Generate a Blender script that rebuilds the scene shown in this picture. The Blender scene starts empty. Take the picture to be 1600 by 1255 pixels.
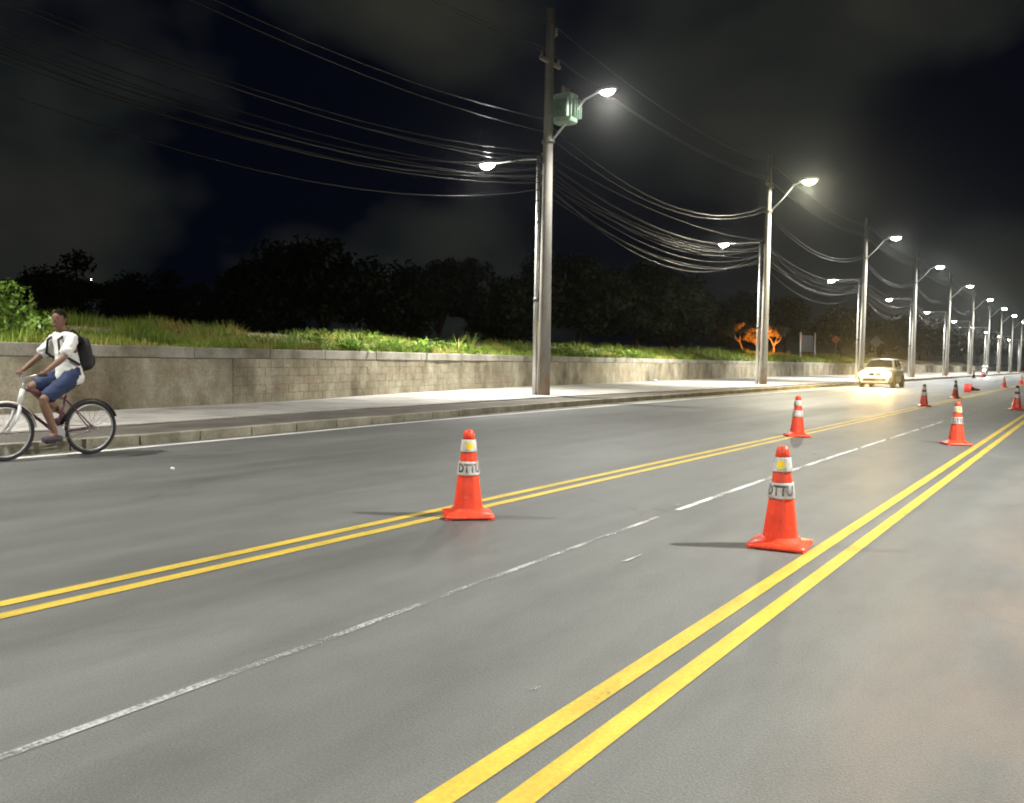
import bpy, bmesh, math, random
import numpy as np
from mathutils import Vector, Matrix, noise as mnoise
R = math.radians
random.seed(7); RNG = np.random.default_rng(7)
sc = bpy.context.scene
COL = sc.collection

# ------------------------------------------------------------------ camera
EYE = 1.27
yaw, pitch, roll = R(33.954), R(2.79), R(0.9)
f = Vector((-math.sin(yaw)*math.cos(pitch), math.cos(yaw)*math.cos(pitch), -math.sin(pitch)))
r = f.cross(Vector((0, 0, 1))).normalized(); u = r.cross(f)
r2 = r*math.cos(roll) + u*math.sin(roll); u2 = u*math.cos(roll) - r*math.sin(roll)
cam = bpy.data.cameras.new('camera'); co = bpy.data.objects.new('camera', cam); COL.objects.link(co)
M4 = Matrix((r2, u2, -f)).transposed().to_4x4(); M4.translation = (0, 0, EYE); co.matrix_world = M4
cam.sensor_width = 36; cam.lens = 1350/1600*36; cam.clip_end = 3000; cam.clip_start = .05
sc.camera = co

# ------------------------------------------------------------------ night sky
w = bpy.data.worlds.new('World'); sc.world = w; w.use_nodes = True
nt = w.node_tree; nt.nodes.clear()
def N(t, **k):
    n = nt.nodes.new(t)
    for a, b in k.items(): setattr(n, a, b)
    return n
L = lambda a, b: nt.links.new(a, b)
out = N('ShaderNodeOutputWorld'); bg = N('ShaderNodeBackground'); bg2 = N('ShaderNodeBackground'); ad = N('ShaderNodeAddShader')
sky = N('ShaderNodeTexSky', sky_type='NISHITA'); sky.sun_disc = False; sky.sun_elevation = R(-12); sky.sun_rotation = R(250)
L(sky.outputs[0], bg2.inputs[0]); bg2.inputs[1].default_value = .05
tc = N('ShaderNodeTexCoord'); sep = N('ShaderNodeSeparateXYZ'); L(tc.outputs['Generated'], sep.inputs[0])
cx = N('ShaderNodeCombineXYZ'); zs = N('ShaderNodeMath', operation='MULTIPLY'); L(sep.outputs[2], zs.inputs[0]); zs.inputs[1].default_value = 1.5
L(sep.outputs[0], cx.inputs[0]); L(sep.outputs[1], cx.inputs[1]); L(zs.outputs[0], cx.inputs[2])
sh = N('ShaderNodeVectorMath', operation='ADD'); L(cx.outputs[0], sh.inputs[0]); sh.inputs[1].default_value = (18.6, 10.2, 14.8)
nz = N('ShaderNodeTexNoise'); L(sh.outputs[0], nz.inputs['Vector']); nz.inputs['Scale'].default_value = 3.4; nz.inputs['Detail'].default_value = 4.5; nz.inputs['Roughness'].default_value = .42
rp = N('ShaderNodeValToRGB'); L(nz.outputs[0], rp.inputs[0])
e = rp.color_ramp.elements
e[0].position = .44; e[0].color = (.0010, .0015, .0046, 1); e[1].position = .66; e[1].color = (.0250, .0245, .0200, 1)
m_ = e.new(.54); m_.color = (.0115, .0135, .0125, 1)
L(rp.outputs[0], bg.inputs[0]); bg.inputs[1].default_value = 1.0
L(bg.outputs[0], ad.inputs[0]); L(bg2.outputs[0], ad.inputs[1]); L(ad.outputs[0], out.inputs[0])

vs = sc.view_settings; vs.view_transform = 'Standard'; vs.look = 'None'; vs.gamma = 1; vs.exposure = 0; vs.use_curve_mapping = False
sc.cycles.use_denoising = True; sc.cycles.max_bounces = 5; sc.cycles.diffuse_bounces = 2; sc.cycles.glossy_bounces = 2
sc.cycles.sample_clamp_indirect = 4; sc.cycles.filter_width = 1.9
LAMP_W = 10500.; WALK_W = 8000.; RIGHT_W = 22500.

# ------------------------------------------------------------------ materials
MATS = {}
def mat(name, col, rough=.7, metal=0., spec=.5, build=None, emit=None, strength=0):
    m = bpy.data.materials.new(name); m.use_nodes = True; t = m.node_tree; b = t.nodes['Principled BSDF']
    b.inputs['Base Color'].default_value = (*col, 1); b.inputs['Roughness'].default_value = rough
    b.inputs['Metallic'].default_value = metal; b.inputs['Specular IOR Level'].default_value = spec
    if emit:
        b.inputs['Emission Color'].default_value = (*emit, 1); b.inputs['Emission Strength'].default_value = strength
        m.cycles.emission_sampling = 'NONE'
    if build: build(t, b)
    MATS[name] = m
    return m
def nd(t, ty, **k):
    n = t.nodes.new(ty)
    for a, b in k.items(): setattr(n, a, b)
    return n
def coords(t, scale=(1, 1, 1), world=True):
    mp = nd(t, 'ShaderNodeMapping'); mp.inputs['Scale'].default_value = scale
    if world:
        g = nd(t, 'ShaderNodeNewGeometry'); t.links.new(g.outputs['Position'], mp.inputs[0])
    else:
        g = nd(t, 'ShaderNodeTexCoord'); t.links.new(g.outputs['Object'], mp.inputs[0])
    return mp.outputs[0]
def noi(t, vec, scale, detail=3, rough=.55):
    n = nd(t, 'ShaderNodeTexNoise'); n.inputs['Scale'].default_value = scale; n.inputs['Detail'].default_value = detail
    n.inputs['Roughness'].default_value = rough; t.links.new(vec, n.inputs['Vector']); return n.outputs[0]
def ramp(t, fac, stops):
    n = nd(t, 'ShaderNodeValToRGB'); el = n.color_ramp.elements
    while len(el) < len(stops): el.new(.5)
    for q, (p, c) in zip(el, stops):
        q.position = p; q.color = (*c, 1) if len(c) == 3 else c
    t.links.new(fac, n.inputs[0]); return n.outputs[0]
def mixc(t, fac, a, b, mode='MIX'):
    n = nd(t, 'ShaderNodeMix', data_type='RGBA', blend_type=mode)
    for s, v in ((n.inputs[0], fac), (n.inputs[6], a), (n.inputs[7], b)):
        if hasattr(v, 'links'): t.links.new(v, s)
        elif isinstance(v, tuple): s.default_value = (*v, 1)
        else: s.default_value = v
    return n.outputs[2]
def bump(t, b, h, strength, dist):
    n = nd(t, 'ShaderNodeBump'); n.inputs['Strength'].default_value = strength; n.inputs['Distance'].default_value = dist
    t.links.new(h, n.inputs['Height']); t.links.new(n.outputs[0], b.inputs['Normal'])
g3 = lambda v: (v, v, v)

def asphalt(t, b):
    fine = noi(t, coords(t), 95, 2, .7)
    big = noi(t, coords(t, (.9, .16, 1)), .8, 4)
    lane = noi(t, coords(t, (1.6, .035, 1)), .9, 3)
    c = ramp(t, big, [(.3, (.084, .087, .083)), (.7, (.122, .126, .119))])
    c = mixc(t, .3, c, ramp(t, lane, [(.38, g3(.38)), (.6, g3(.68))]), 'OVERLAY')
    c = mixc(t, .35, c, ramp(t, fine, [(.3, g3(.2)), (.7, g3(.75))]), 'OVERLAY')
    # warm vehicle-light spill painted into the asphalt colour on the right, in patches
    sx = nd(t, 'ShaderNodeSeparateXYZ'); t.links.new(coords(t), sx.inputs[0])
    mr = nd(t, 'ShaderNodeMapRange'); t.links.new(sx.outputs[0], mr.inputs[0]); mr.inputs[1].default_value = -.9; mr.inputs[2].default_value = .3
    warm_spill = ramp(t, noi(t, coords(t, (1.2, .5, 1)), 1.5, 5, .6), [(.36, g3(0)), (.62, g3(1))])
    mm = nd(t, 'ShaderNodeMath', operation='MULTIPLY'); t.links.new(mr.outputs[0], mm.inputs[0]); t.links.new(warm_spill, mm.inputs[1])
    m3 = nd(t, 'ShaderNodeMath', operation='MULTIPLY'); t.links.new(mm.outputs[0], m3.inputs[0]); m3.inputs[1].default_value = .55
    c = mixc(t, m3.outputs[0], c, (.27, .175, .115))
    wv = nd(t, 'ShaderNodeMixRGB'); wv.blend_type = 'ADD'; wv.inputs[0].default_value = .9
    nw = nd(t, 'ShaderNodeTexNoise'); nw.inputs['Scale'].default_value = 1.3; nw.inputs['Detail'].default_value = 5; t.links.new(coords(t), nw.inputs['Vector'])
    t.links.new(coords(t), wv.inputs[1]); t.links.new(nw.outputs['Color'], wv.inputs[2])
    ve = nd(t, 'ShaderNodeTexVoronoi', feature='DISTANCE_TO_EDGE'); ve.inputs['Scale'].default_value = .33; t.links.new(wv.outputs[0], ve.inputs['Vector'])
    ck = ramp(t, ve.outputs['Distance'], [(.0, g3(1)), (.0065, g3(0))]); cm = ramp(t, noi(t, coords(t), .35, 2), [(.57, g3(0)), (.64, g3(.5))])
    ckm = nd(t, 'ShaderNodeMath', operation='MULTIPLY'); t.links.new(ck, ckm.inputs[0]); t.links.new(cm, ckm.inputs[1])
    c = mixc(t, ckm.outputs[0], c, (.035, .035, .033))
    st = ramp(t, noi(t, coords(t, (1.0, .35, 1)), 2.3, 6, .68), [(.3, g3(.74)), (.55, g3(1.0)), (.75, g3(1.1))]); c = mixc(t, .8, c, st, 'MULTIPLY')
    gt = ramp(t, noi(t, coords(t), 210, 1, .6), [(.35, g3(.72)), (.5, g3(1)), (.68, g3(1.55))]); c = mixc(t, .55, c, gt, 'MULTIPLY')
    # oil spots
    vo = nd(t, 'ShaderNodeTexVoronoi'); vo.inputs['Scale'].default_value = .75; t.links.new(coords(t, (1.4, .8, 1)), vo.inputs['Vector'])
    sp = ramp(t, vo.outputs['Distance'], [(.03, g3(.55)), (.075, g3(1))])
    c = mixc(t, 1.0, c, sp, 'MULTIPLY')
    t.links.new(c, b.inputs['Base Color'])
    rr = ramp(t, big, [(.3, g3(.5)), (.7, g3(.68))]); t.links.new(rr, b.inputs['Roughness'])
    bump(t, b, fine, .5, .006)
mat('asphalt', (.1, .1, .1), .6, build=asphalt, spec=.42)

def paint(colA, colB, lo, hi, wear):
    def f_(t, b):
        n = noi(t, coords(t, (3, .7, 1)), 2.2, 5, .65)
        n2 = noi(t, coords(t), 60, 2, .7)
        c = ramp(t, n, [(.35, colA), (.7, colB)])
        c = mixc(t, .3, c, ramp(t, n2, [(.3, g3(.25)), (.7, g3(.7))]), 'OVERLAY')
        t.links.new(c, b.inputs['Base Color'])
        a = nd(t, 'ShaderNodeMath', operation='ADD'); t.links.new(n, a.inputs[0])
        s = nd(t, 'ShaderNodeMath', operation='MULTIPLY'); t.links.new(n2, s.inputs[0]); s.inputs[1].default_value = wear; t.links.new(s.outputs[0], a.inputs[1])
        al = ramp(t, a.outputs[0], [(lo, g3(0)), (hi, g3(1))]); t.links.new(al, b.inputs['Alpha'])
    return f_
mat('yellow_paint', (.75, .5, .03), .6, build=paint((.38, .272, .035), (.56, .41, .045), .44, .58, .5))
mat('white_paint', (.7, .7, .68), .55, build=paint((.4, .4, .38), (.75, .75, .72), .44, .66, .45))
mat('edge_paint', (.7, .7, .68), .55, build=paint((.5, .5, .48), (.78, .78, .75), .34, .5, .45))
mat('worn_white', (.6, .6, .58), .6, build=paint((.3, .3, .29), (.62, .62, .6), .52, .80, .5))
mat('faded_paint', (.6, .6, .58), .6, build=paint((.2, .2, .195), (.42, .42, .41), .60, .88, .55))

def concrete(c1, c2, c3, scale=1.2, vert=False, bs=.5):
    def f_(t, b):
        n = noi(t, coords(t, (1, 1, .35) if vert else (1, 1, 1)), scale, 6, .62)
        n2 = noi(t, coords(t), 26, 3, .7)
        c = ramp(t, n, [(.32, c1), (.5, c2), (.7, c3)])
        c = mixc(t, .35, c, ramp(t, n2, [(.3, g3(.22)), (.72, g3(.75))]), 'OVERLAY')
        t.links.new(c, b.inputs['Base Color']); bump(t, b, n2, bs, .01)
    return f_
mat('pavement_concrete', (.4, .39, .37), .85, build=concrete((.20, .19, .17), (.33, .315, .29), (.43, .415, .38), .7))
mat('kerb_concrete', (.3, .29, .26), .85, build=concrete((.12, .11, .08), (.24, .225, .17), (.36, .34, .27), 1.6))
mat('gutter_concrete', (.2, .19, .15), .85, build=concrete((.10, .095, .07), (.16, .15, .115), (.22, .21, .165), 1.0))
mat('verge_earth', (.1, .09, .075), .95, build=concrete((.055, .05, .042), (.095, .085, .07), (.14, .125, .1), .9))
mat('pole_concrete', (.3, .29, .26), .85, build=concrete((.20, .19, .165), (.28, .27, .24), (.36, .345, .31), 1.3, True))
def shaftm(t, b):
    concrete((.20, .19, .165), (.28, .27, .24), (.36, .345, .31), 1.3, True)(t, b)
    src = b.inputs['Base Color'].links[0].from_socket
    sx = nd(t, 'ShaderNodeSeparateXYZ'); t.links.new(coords(t, world=False), sx.inputs[0])
    n = noi(t, coords(t, (1, 1, .5)), 2.6, 5, .65)
    mu = nd(t, 'ShaderNodeMath', operation='MULTIPLY_ADD'); t.links.new(n, mu.inputs[0]); mu.inputs[1].default_value = -2.4; t.links.new(sx.outputs[2], mu.inputs[2])
    mr = nd(t, 'ShaderNodeMapRange'); t.links.new(mu.outputs[0], mr.inputs[0]); mr.inputs[1].default_value = -1.05; mr.inputs[2].default_value = -.1; mr.inputs[3].default_value = .85; mr.inputs[4].default_value = 0
    t.links.new(mixc(t, mr.outputs[0], src, (.19, .115, .062)), b.inputs['Base Color'])      # red earth splashed up the foot
mat('pole_shaft', (.3, .29, .26), .85, build=shaftm)
def wallmat(t, b):
    n = noi(t, coords(t, (1, 1, .62)), 1.0, 7, .66)       # blotches and streaks
    n1 = noi(t, coords(t, (1, .5, 2.2)), .9, 4, .6)
    n2 = noi(t, coords(t), 20, 4, .7)
    c = ramp(t, n, [(.32, (.12, .103, .062)), (.45, (.24, .212, .145)), (.55, (.33, .30, .215)), (.67, (.46, .43, .335))])
    rust = ramp(t, n1, [(.56, g3(0)), (.72, g3(.55))])
    c = mixc(t, rust, c, (.25, .155, .085))
    c = mixc(t, .4, c, ramp(t, n2, [(.28, g3(.18)), (.74, g3(.8))]), 'OVERLAY')
    t.links.new(c, b.inputs['Base Color']); bump(t, b, n2, .8, .02)
mat('wall_render', (.3, .28, .22), .9, build=wallmat)
mat('coping', (.34, .32, .27), .9, build=concrete((.15, .14, .10), (.30, .285, .235), (.42, .40, .35), 1.1))
mat('mortar', (.13, .12, .09), .95, build=concrete((.12, .11, .08), (.20, .185, .14), (.27, .25, .2), 1.2))
def soil(t, b):
    n = noi(t, coords(t), .45, 5, .6); n2 = noi(t, coords(t), 9, 4, .7)
    c = ramp(t, n, [(.33, (.13, .11, .06)), (.45, (.30, .25, .16)), (.58, (.48, .42, .31))])
    c = mixc(t, .4, c, ramp(t, n2, [(.3, g3(.2)), (.7, g3(.75))]), 'OVERLAY')
    t.links.new(c, b.inputs['Base Color']); bump(t, b, n2, .8, .04)
mat('sandy_soil', (.3, .25, .17), .95, build=soil)
mat('dark_ground', (.05, .05, .035), .95, build=concrete((.03, .035, .02), (.05, .052, .03), (.07, .065, .045), .3))
def grassm(t, b):
    n = noi(t, coords(t), .55, 4, .6); n2 = noi(t, coords(t), 14, 2, .6)
    c = ramp(t, n, [(.34, (.12, .205, .02)), (.5, (.225, .325, .035)), (.62, (.42, .365, .09))])
    c = mixc(t, .45, c, ramp(t, n2, [(.3, g3(.2)), (.7, g3(.8))]), 'OVERLAY')
    t.links.new(c, b.inputs['Base Color'])
    b.inputs['Subsurface Weight'].default_value = 0
mat('grass_blade', (.08, .14, .02), .6, build=grassm)
def leafm(a, c_, d, sc_=3.):
    def f_(t, b):
        n = noi(t, coords(t), sc_, 3, .6); t.links.new(ramp(t, n, [(.3, a), (.5, c_), (.7, d)]), b.inputs['Base Color'])
    return f_
mat('weed_leaf', (.1, .2, .03), .38, build=leafm((.11, .22, .025), (.19, .33, .045), (.3, .44, .09)))
mat('tree_leaf', (.05, .08, .02), .6, build=leafm((.018, .03, .008), (.034, .056, .014), (.05, .072, .02), .9))
mat('dry_leaf', (.1, .08, .03), .6, build=leafm((.07, .06, .02), (.12, .09, .03), (.17, .12, .04), 2))
mat('bark', (.1, .075, .05), .95, build=concrete((.05, .038, .025), (.1, .075, .05), (.16, .125, .09), 6, True))
mat('pale_bark', (.3, .23, .16), .9, build=concrete((.2, .15, .1), (.3, .23, .16), (.4, .32, .24), 6, True))
mat('galvanised', (.62, .62, .6), .42, .55, build=concrete((.5, .5, .48), (.6, .6, .58), (.7, .7, .68), 3, True, .1))
mat('lamp_grey', (.32, .33, .33), .5, .2)
mat('cable_black', (.007, .007, .008), .24, 0, .5)
mat('wire_alu', (.03, .03, .03), .5, .2)
mat('porcelain', (.33, .27, .24), .25)
mat('steel_bracket', (.2, .19, .17), .6, .5)
def trafo(t, b):
    n = noi(t, coords(t, world=False), 6, 4); t.links.new(ramp(t, n, [(.3, (.15, .24, .18)), (.7, (.24, .36, .27))]), b.inputs['Base Color'])
mat('transformer_green', (.2, .3, .23), .5, build=trafo)
mat('lens_white', (.9, .9, .9), .3, emit=(1, .97, .9), strength=60)
mat('lens_warm', (.9, .9, .8), .3, emit=(1, .93, .55), strength=95)
mat('lens_cool', (.9, .9, .9), .3, emit=(.86, .95, 1), strength=75)
def conem(c1, c2):
    def f_(t, b):
        n = noi(t, coords(t, world=False), 7, 5, .65); n2 = noi(t, coords(t, (1, 1, .3), False), 40, 3)
        c = ramp(t, n, [(.3, c1), (.62, c2)])
        c = mixc(t, .25, c, ramp(t, n2, [(.3, g3(.25)), (.7, g3(.7))]), 'OVERLAY')
        gr_ = ramp(t, noi(t, coords(t), 5.5, 6, .7), [(.52, g3(0)), (.70, g3(.55))]); c = mixc(t, gr_, c, (c1[0]*.35, c1[0]*.13, c1[0]*.09))
        sc_ = ramp(t, noi(t, coords(t, (1, 1, 4)), 17, 4, .7), [(.64, g3(0)), (.72, g3(.5))]); c = mixc(t, sc_, c, (.75, .42, .36))
        t.links.new(c, b.inputs['Base Color']); b.inputs['Coat Weight'].default_value = .0
    return f_
mat('cone_orange', (.75, .06, .02), .42, build=conem((.62, .035, .012), (.82, .062, .018)))
mat('cone_red', (.55, .02, .02), .42, build=conem((.42, .016, .016), (.6, .03, .02)))
mat('cone_maroon', (.09, .012, .01), .5, build=conem((.06, .01, .01), (.11, .014, .012)))
mat('cone_black', (.02, .02, .02), .5)
mat('reflective_white', (.78, .77, .72), .35, build=concrete((.20, .195, .18), (.46, .45, .42), (.62, .61, .58), 7, False, .1))
mat('sticker_yellow', (.9, .68, .03), .4)
mat('sticker_amber', (.55, .33, .02), .4)
mat('print_black', (.08, .08, .08), .6, build=concrete((.03, .03, .03), (.07, .07, .07), (.4, .39, .37), 9, False, .1))
mat('car_white', (.44, .44, .42), .25, 0, .6)
mat('car_glass', (.018, .018, .02), .05, 0, .8)
mat('black_plastic', (.02, .02, .02), .5)
mat('tyre', (.018, .018, .018), .8)
mat('alloy', (.5, .5, .5), .35, .8)
mat('chrome', (.7, .7, .7), .15, .9)
mat('headlamp', (.9, .9, .8), .2, emit=(1, .84, .45), strength=160)
mat('moto_lamp', (.9, .9, .9), .2, emit=(.95, 1, .92), strength=120)
mat('plate_white', (.7, .7, .7), .4)
mat('skin', (.2, .105, .068), .6)
mat('hair', (.012, .01, .009), .95, 0, .1)
def cloth(c):
    def f_(t, b):
        n = noi(t, coords(t, world=False), 9, 4); n2 = noi(t, coords(t, world=False), 90, 2)
        t.links.new(mixc(t, .5, c, ramp(t, n, [(.3, g3(.32)), (.7, g3(.68))]), 'OVERLAY'), b.inputs['Base Color']); bump(t, b, n, .7, .03)
    return f_
mat('shirt_white', (.74, .74, .72), .85, build=cloth((.72, .72, .70)))
mat('denim', (.03, .05, .12), .9, build=cloth((.022, .037, .09)))
mat('backpack_black', (.018, .018, .02), .8, build=cloth((.02, .02, .022)))
mat('shoe_dark', (.05, .04, .06), .7)
mat('eye', (.02, .015, .01), .2)
mat('bike_white', (.7, .7, .68), .3)
mat('bike_maroon', (.1, .03, .05), .35)
mat('rubber_black', (.02, .02, .02), .75)
mat('sign_back', (.02, .021, .024), .6, .1)
mat('sign_post', (.5, .5, .48), .5, .2)
mat('sign_orange', (.3, .09, .015), .5)
mat('litter', (.75, .75, .75), .5)
mat('sodium_lens', (1, .6, .2), .3, emit=(1, .36, .05), strength=25)

# ------------------------------------------------------------------ mesh helpers
class MB:
    def __init__(s): s.v = []; s.f = []; s.sm = []
    def add(s, vs_, fs, smooth=False):
        o = len(s.v); s.v += [tuple(p) for p in vs_]; s.f += [tuple(i+o for i in q) for q in fs]; s.sm += [smooth]*len(fs); return s
    def box(s, c, d, rot=None, taper=1.):
        x, y, z = d[0]/2, d[1]/2, d[2]/2
        P = [Vector((sx*x*(taper if sz > 0 else 1), sy*y*(taper if sz > 0 else 1), sz*z)) for sz in (-1, 1) for sx, sy in ((-1, -1), (1, -1), (1, 1), (-1, 1))]
        if rot is not None: P = [rot @ p for p in P]
        P = [p + Vector(c) for p in P]
        return s.add(P, [(3, 2, 1, 0), (4, 5, 6, 7), (0, 1, 5, 4), (1, 2, 6, 5), (2, 3, 7, 6), (3, 0, 4, 7)])
    def tube(s, pts, rad, n=8, cap=True, smooth=True):
        pts = [Vector(p) for p in pts]; rads = rad if isinstance(rad, (list, tuple)) else [rad]*len(pts)
        rings = []; nrm = None
        for i, p in enumerate(pts):
            d = (pts[min(i+1, len(pts)-1)] - pts[max(i-1, 0)]).normalized()
            if nrm is None:
                a = Vector((0, 0, 1)) if abs(d.z) < .9 else Vector((1, 0, 0)); nrm = d.cross(a).normalized()
            else:
                nrm = (nrm - d*nrm.dot(d)).normalized()
            b = d.cross(nrm)
            rings.append([p + (nrm*math.cos(2*math.pi*k/n) + b*math.sin(2*math.pi*k/n))*rads[i] for k in range(n)])
        V = [q for r_ in rings for q in r_]; F = []
        for i in range(len(pts)-1):
            for k in range(n): F.append((i*n+k, i*n+(k+1) % n, (i+1)*n+(k+1) % n, (i+1)*n+k))
        s.add(V, F, smooth)
        if cap:
            o = len(s.v)-len(V); s.f += [tuple(o+k for k in reversed(range(n))), tuple(o+(len(pts)-1)*n+k for k in range(n))]; s.sm += [False]*2
        return s
    def lathe(s, prof, n=24, c=(0, 0, 0), axis='z', smooth=True, a0=0):
        V = []; F = []
        for r_, h in prof:
            for k in range(n):
                a = 2*math.pi*k/n + a0; p = (r_*math.cos(a), r_*math.sin(a), h)
                if axis == 'y': p = (p[0], p[2], p[1])
                elif axis == 'x': p = (p[2], p[0], p[1])
                V.append((p[0]+c[0], p[1]+c[1], p[2]+c[2]))
        for i in range(len(prof)-1):
            for k in range(n):
                q = (i*n+k, i*n+(k+1) % n, (i+1)*n+(k+1) % n, (i+1)*n+k)
                F.append(q if axis != 'y' else q[::-1])
        s.add(V, F, smooth)
        o = len(s.v)-len(V)
        if prof[0][0] > 1e-5: s.f.append(tuple(o+k for k in reversed(range(n)))); s.sm.append(False)
        if prof[-1][0] > 1e-5: s.f.append(tuple(o+(len(prof)-1)*n+k for k in range(n))); s.sm.append(False)
        return s
    def loft(s, rings, smooth=True, closed=True, cap=True):
        n = len(rings[0]); V = [p for q in rings for p in q]; F = []
        for i in range(len(rings)-1):
            for k in range(n if closed else n-1): F.append((i*n+k, i*n+(k+1) % n, (i+1)*n+(k+1) % n, (i+1)*n+k))
        if cap and closed: F += [tuple(reversed(range(n))), tuple((len(rings)-1)*n+k for k in range(n))]
        return s.add(V, F, smooth)
    def ell(s, c, d, n=12, m=8, rot=None):
        prof = [(max(1e-6, math.sin(math.pi*i/m)), -math.cos(math.pi*i/m)) for i in range(m+1)]
        o = len(s.v); s.lathe(prof, n)
        for i in range(o, len(s.v)):
            p = Vector((s.v[i][0]*d[0], s.v[i][1]*d[1], s.v[i][2]*d[2]))
            if rot is not None: p = rot @ p
            s.v[i] = tuple(p + Vector(c))
        return s
    def mesh(s, name):
        me = bpy.data.meshes.new(name); me.from_pydata(s.v, [], s.f); me.polygons.foreach_set('use_smooth', s.sm)
        bm = bmesh.new(); bm.from_mesh(me); bmesh.ops.recalc_face_normals(bm, faces=bm.faces); bm.to_mesh(me); bm.free()
        return me
    def build(s, name, m, parent=None, bevel=0, loc=None):
        return mk(name, s.mesh(name), m, parent, bevel, loc)
def mk(name, me, m, parent=None, bevel=0, loc=None, seg=2):
    o = bpy.data.objects.new(name, me); COL.objects.link(o)
    if m and not me.materials: me.materials.append(MATS[m])
    if parent: o.parent = parent
    if loc is not None: o.location = loc
    if bevel:
        b = o.modifiers.new('bevel', 'BEVEL'); b.width = bevel; b.segments = seg; b.limit_method = 'ANGLE'; b.angle_limit = R(35)
    return o
def tag(o, label, cat, group=None):
    o['label'] = label; o['category'] = cat
    if group: o['group'] = group
    return o
def empty(name, loc=(0, 0, 0), rz=0):
    o = bpy.data.objects.new(name, None); COL.objects.link(o); o.location = loc; o.rotation_euler = (0, 0, rz); o.empty_display_size = .2
    return o
def copy_tree(o, parent=None):
    c = o.copy(); COL.objects.link(c); c.parent = parent
    for ch in o.children: copy_tree(ch, c)
    return c
def npmesh(name, V, F, smooth=False):
    """V (n,3) float, F (m,k) int: fast mesh"""
    me = bpy.data.meshes.new(name); V = np.asarray(V, np.float32); F = np.asarray(F, np.int32); k = F.shape[1]
    me.vertices.add(len(V)); me.vertices.foreach_set('co', V.ravel())
    me.loops.add(F.size); me.loops.foreach_set('vertex_index', F.ravel())
    me.polygons.add(len(F)); me.polygons.foreach_set('loop_start', np.arange(0, F.size, k, dtype=np.int32))
    if smooth: me.polygons.foreach_set('use_smooth', np.ones(len(F), bool))
    me.update(calc_edges=True); return me

# ------------------------------------------------------------------ plan of the place: X across, Y along the road
def curve(pts):
    ys = np.array([p[0] for p in pts], float); xs = np.array([p[1] for p in pts], float)
    def g(y):
        return float(np.mean(np.interp(np.asarray(y) + np.linspace(-2, 2, 9), ys, xs)))
    return g
edgeX = curve([(-60, -10.55), (7, -10.6), (12.5, -11.15), (20, -11.35), (30, -11.5), (60, -11.6), (500, -11.7)])
kerbX = curve([(-60, -10.8), (7, -10.85), (14.5, -11.45), (19, -11.8), (25, -12.05), (40, -12.3), (60, -12.5), (500, -12.6)])
vergX = curve([(-60, -12.2), (7, -12.3), (10.6, -12.8), (14.4, -13.1), (21.5, -13.5), (30, -13.45), (42, -13.25), (60, -13.15), (500, -13.15)])
wallX = curve([(-60, -15.7), (10, -15.8), (13.5, -16.1), (19.3, -17.6), (24, -18.6), (31, -19.35), (43, -20.5), (56, -21.7), (67, -22.3), (106, -23.6), (165, -24), (500, -24)])
KZ = .15; WT = 1.43
YS = sorted(set(list(np.arange(-40, 80, 1.0)) + list(np.arange(80, 200, 4.)) + list(np.arange(200, 521, 20.))))
def strip(name, fa, fb, za, zb, m, kind='structure', parent=None, ys=YS):
    V = []; F = []
    for y in ys: V += [(fa(y), y, za), (fb(y), y, zb)]
    for i in range(len(ys)-1): F.append((2*i, 2*i+1, 2*i+3, 2*i+2))
    o = mk(name, MB().add(V, F).mesh(name), m, parent)
    if kind and not parent: o['kind'] = kind
    return o
cst = lambda v: (lambda y: v)
# wide base sheet to the horizon
g_ = MB().add([(-900, -150, -.12), (800, -150, -.12), (800, 1900, -.12), (-900, 1900, -.12)], [(0, 1, 2, 3)]).build('ground', 'dark_ground'); g_['kind'] = 'structure'
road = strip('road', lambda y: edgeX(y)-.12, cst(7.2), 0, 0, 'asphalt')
gut = strip('gutter', lambda y: kerbX(y)-.02, lambda y: edgeX(y)-.12, .006, .006, 'gutter_concrete')
# painted lines on the asphalt
def line(name, cx_, wd, m, y0=-30, y1=420, z=.004, step=3):
    ys = list(np.arange(y0, y1+.01, step)); gx = cx_ if callable(cx_) else cst(cx_)
    return strip(name, lambda y: gx(y)-wd/2, lambda y: gx(y)+wd/2, z, z, m, None, road, ys)
line('yellow_line', -4.51, .095, 'yellow_paint'); line('yellow_line', -4.30, .095, 'yellow_paint')
line('yellow_line', -1.515, .09, 'yellow_paint'); line('yellow_line', -1.325, .09, 'yellow_paint')
wx = curve([(-30, -2.75), (1.3, -2.77), (4, -2.85), (7, -2.93), (12, -2.95), (22, -2.84), (60, -2.84)])
line('white_line', wx, .042, 'faded_paint', -10, 6.6, step=.5); line('white_line', wx, .06, 'worn_white', 6.9, 22, step=.5); line('white_line', wx, .055, 'faded_paint', 23, 60, step=1)
line('edge_line', lambda y: edgeX(y), .15, 'edge_paint', -30, 300)
# short scuffs of white paint beside the worn line
for x, y, a, b in ((-2.42, 5.04, .014, .16), (-1.75, 2.77, .02, .03), (-3.03, 7.16, .03, .06), (-3.05, 10.96, .02, .05)):
    MB().add([(x-a, y-b, .0055), (x+a, y-b*.8, .0055), (x+a*.7, y+b, .0055), (x-a*.6, y+b*.7, .0055)], [(0, 1, 2, 3)]).build('paint_scuff', 'faded_paint', road)

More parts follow.
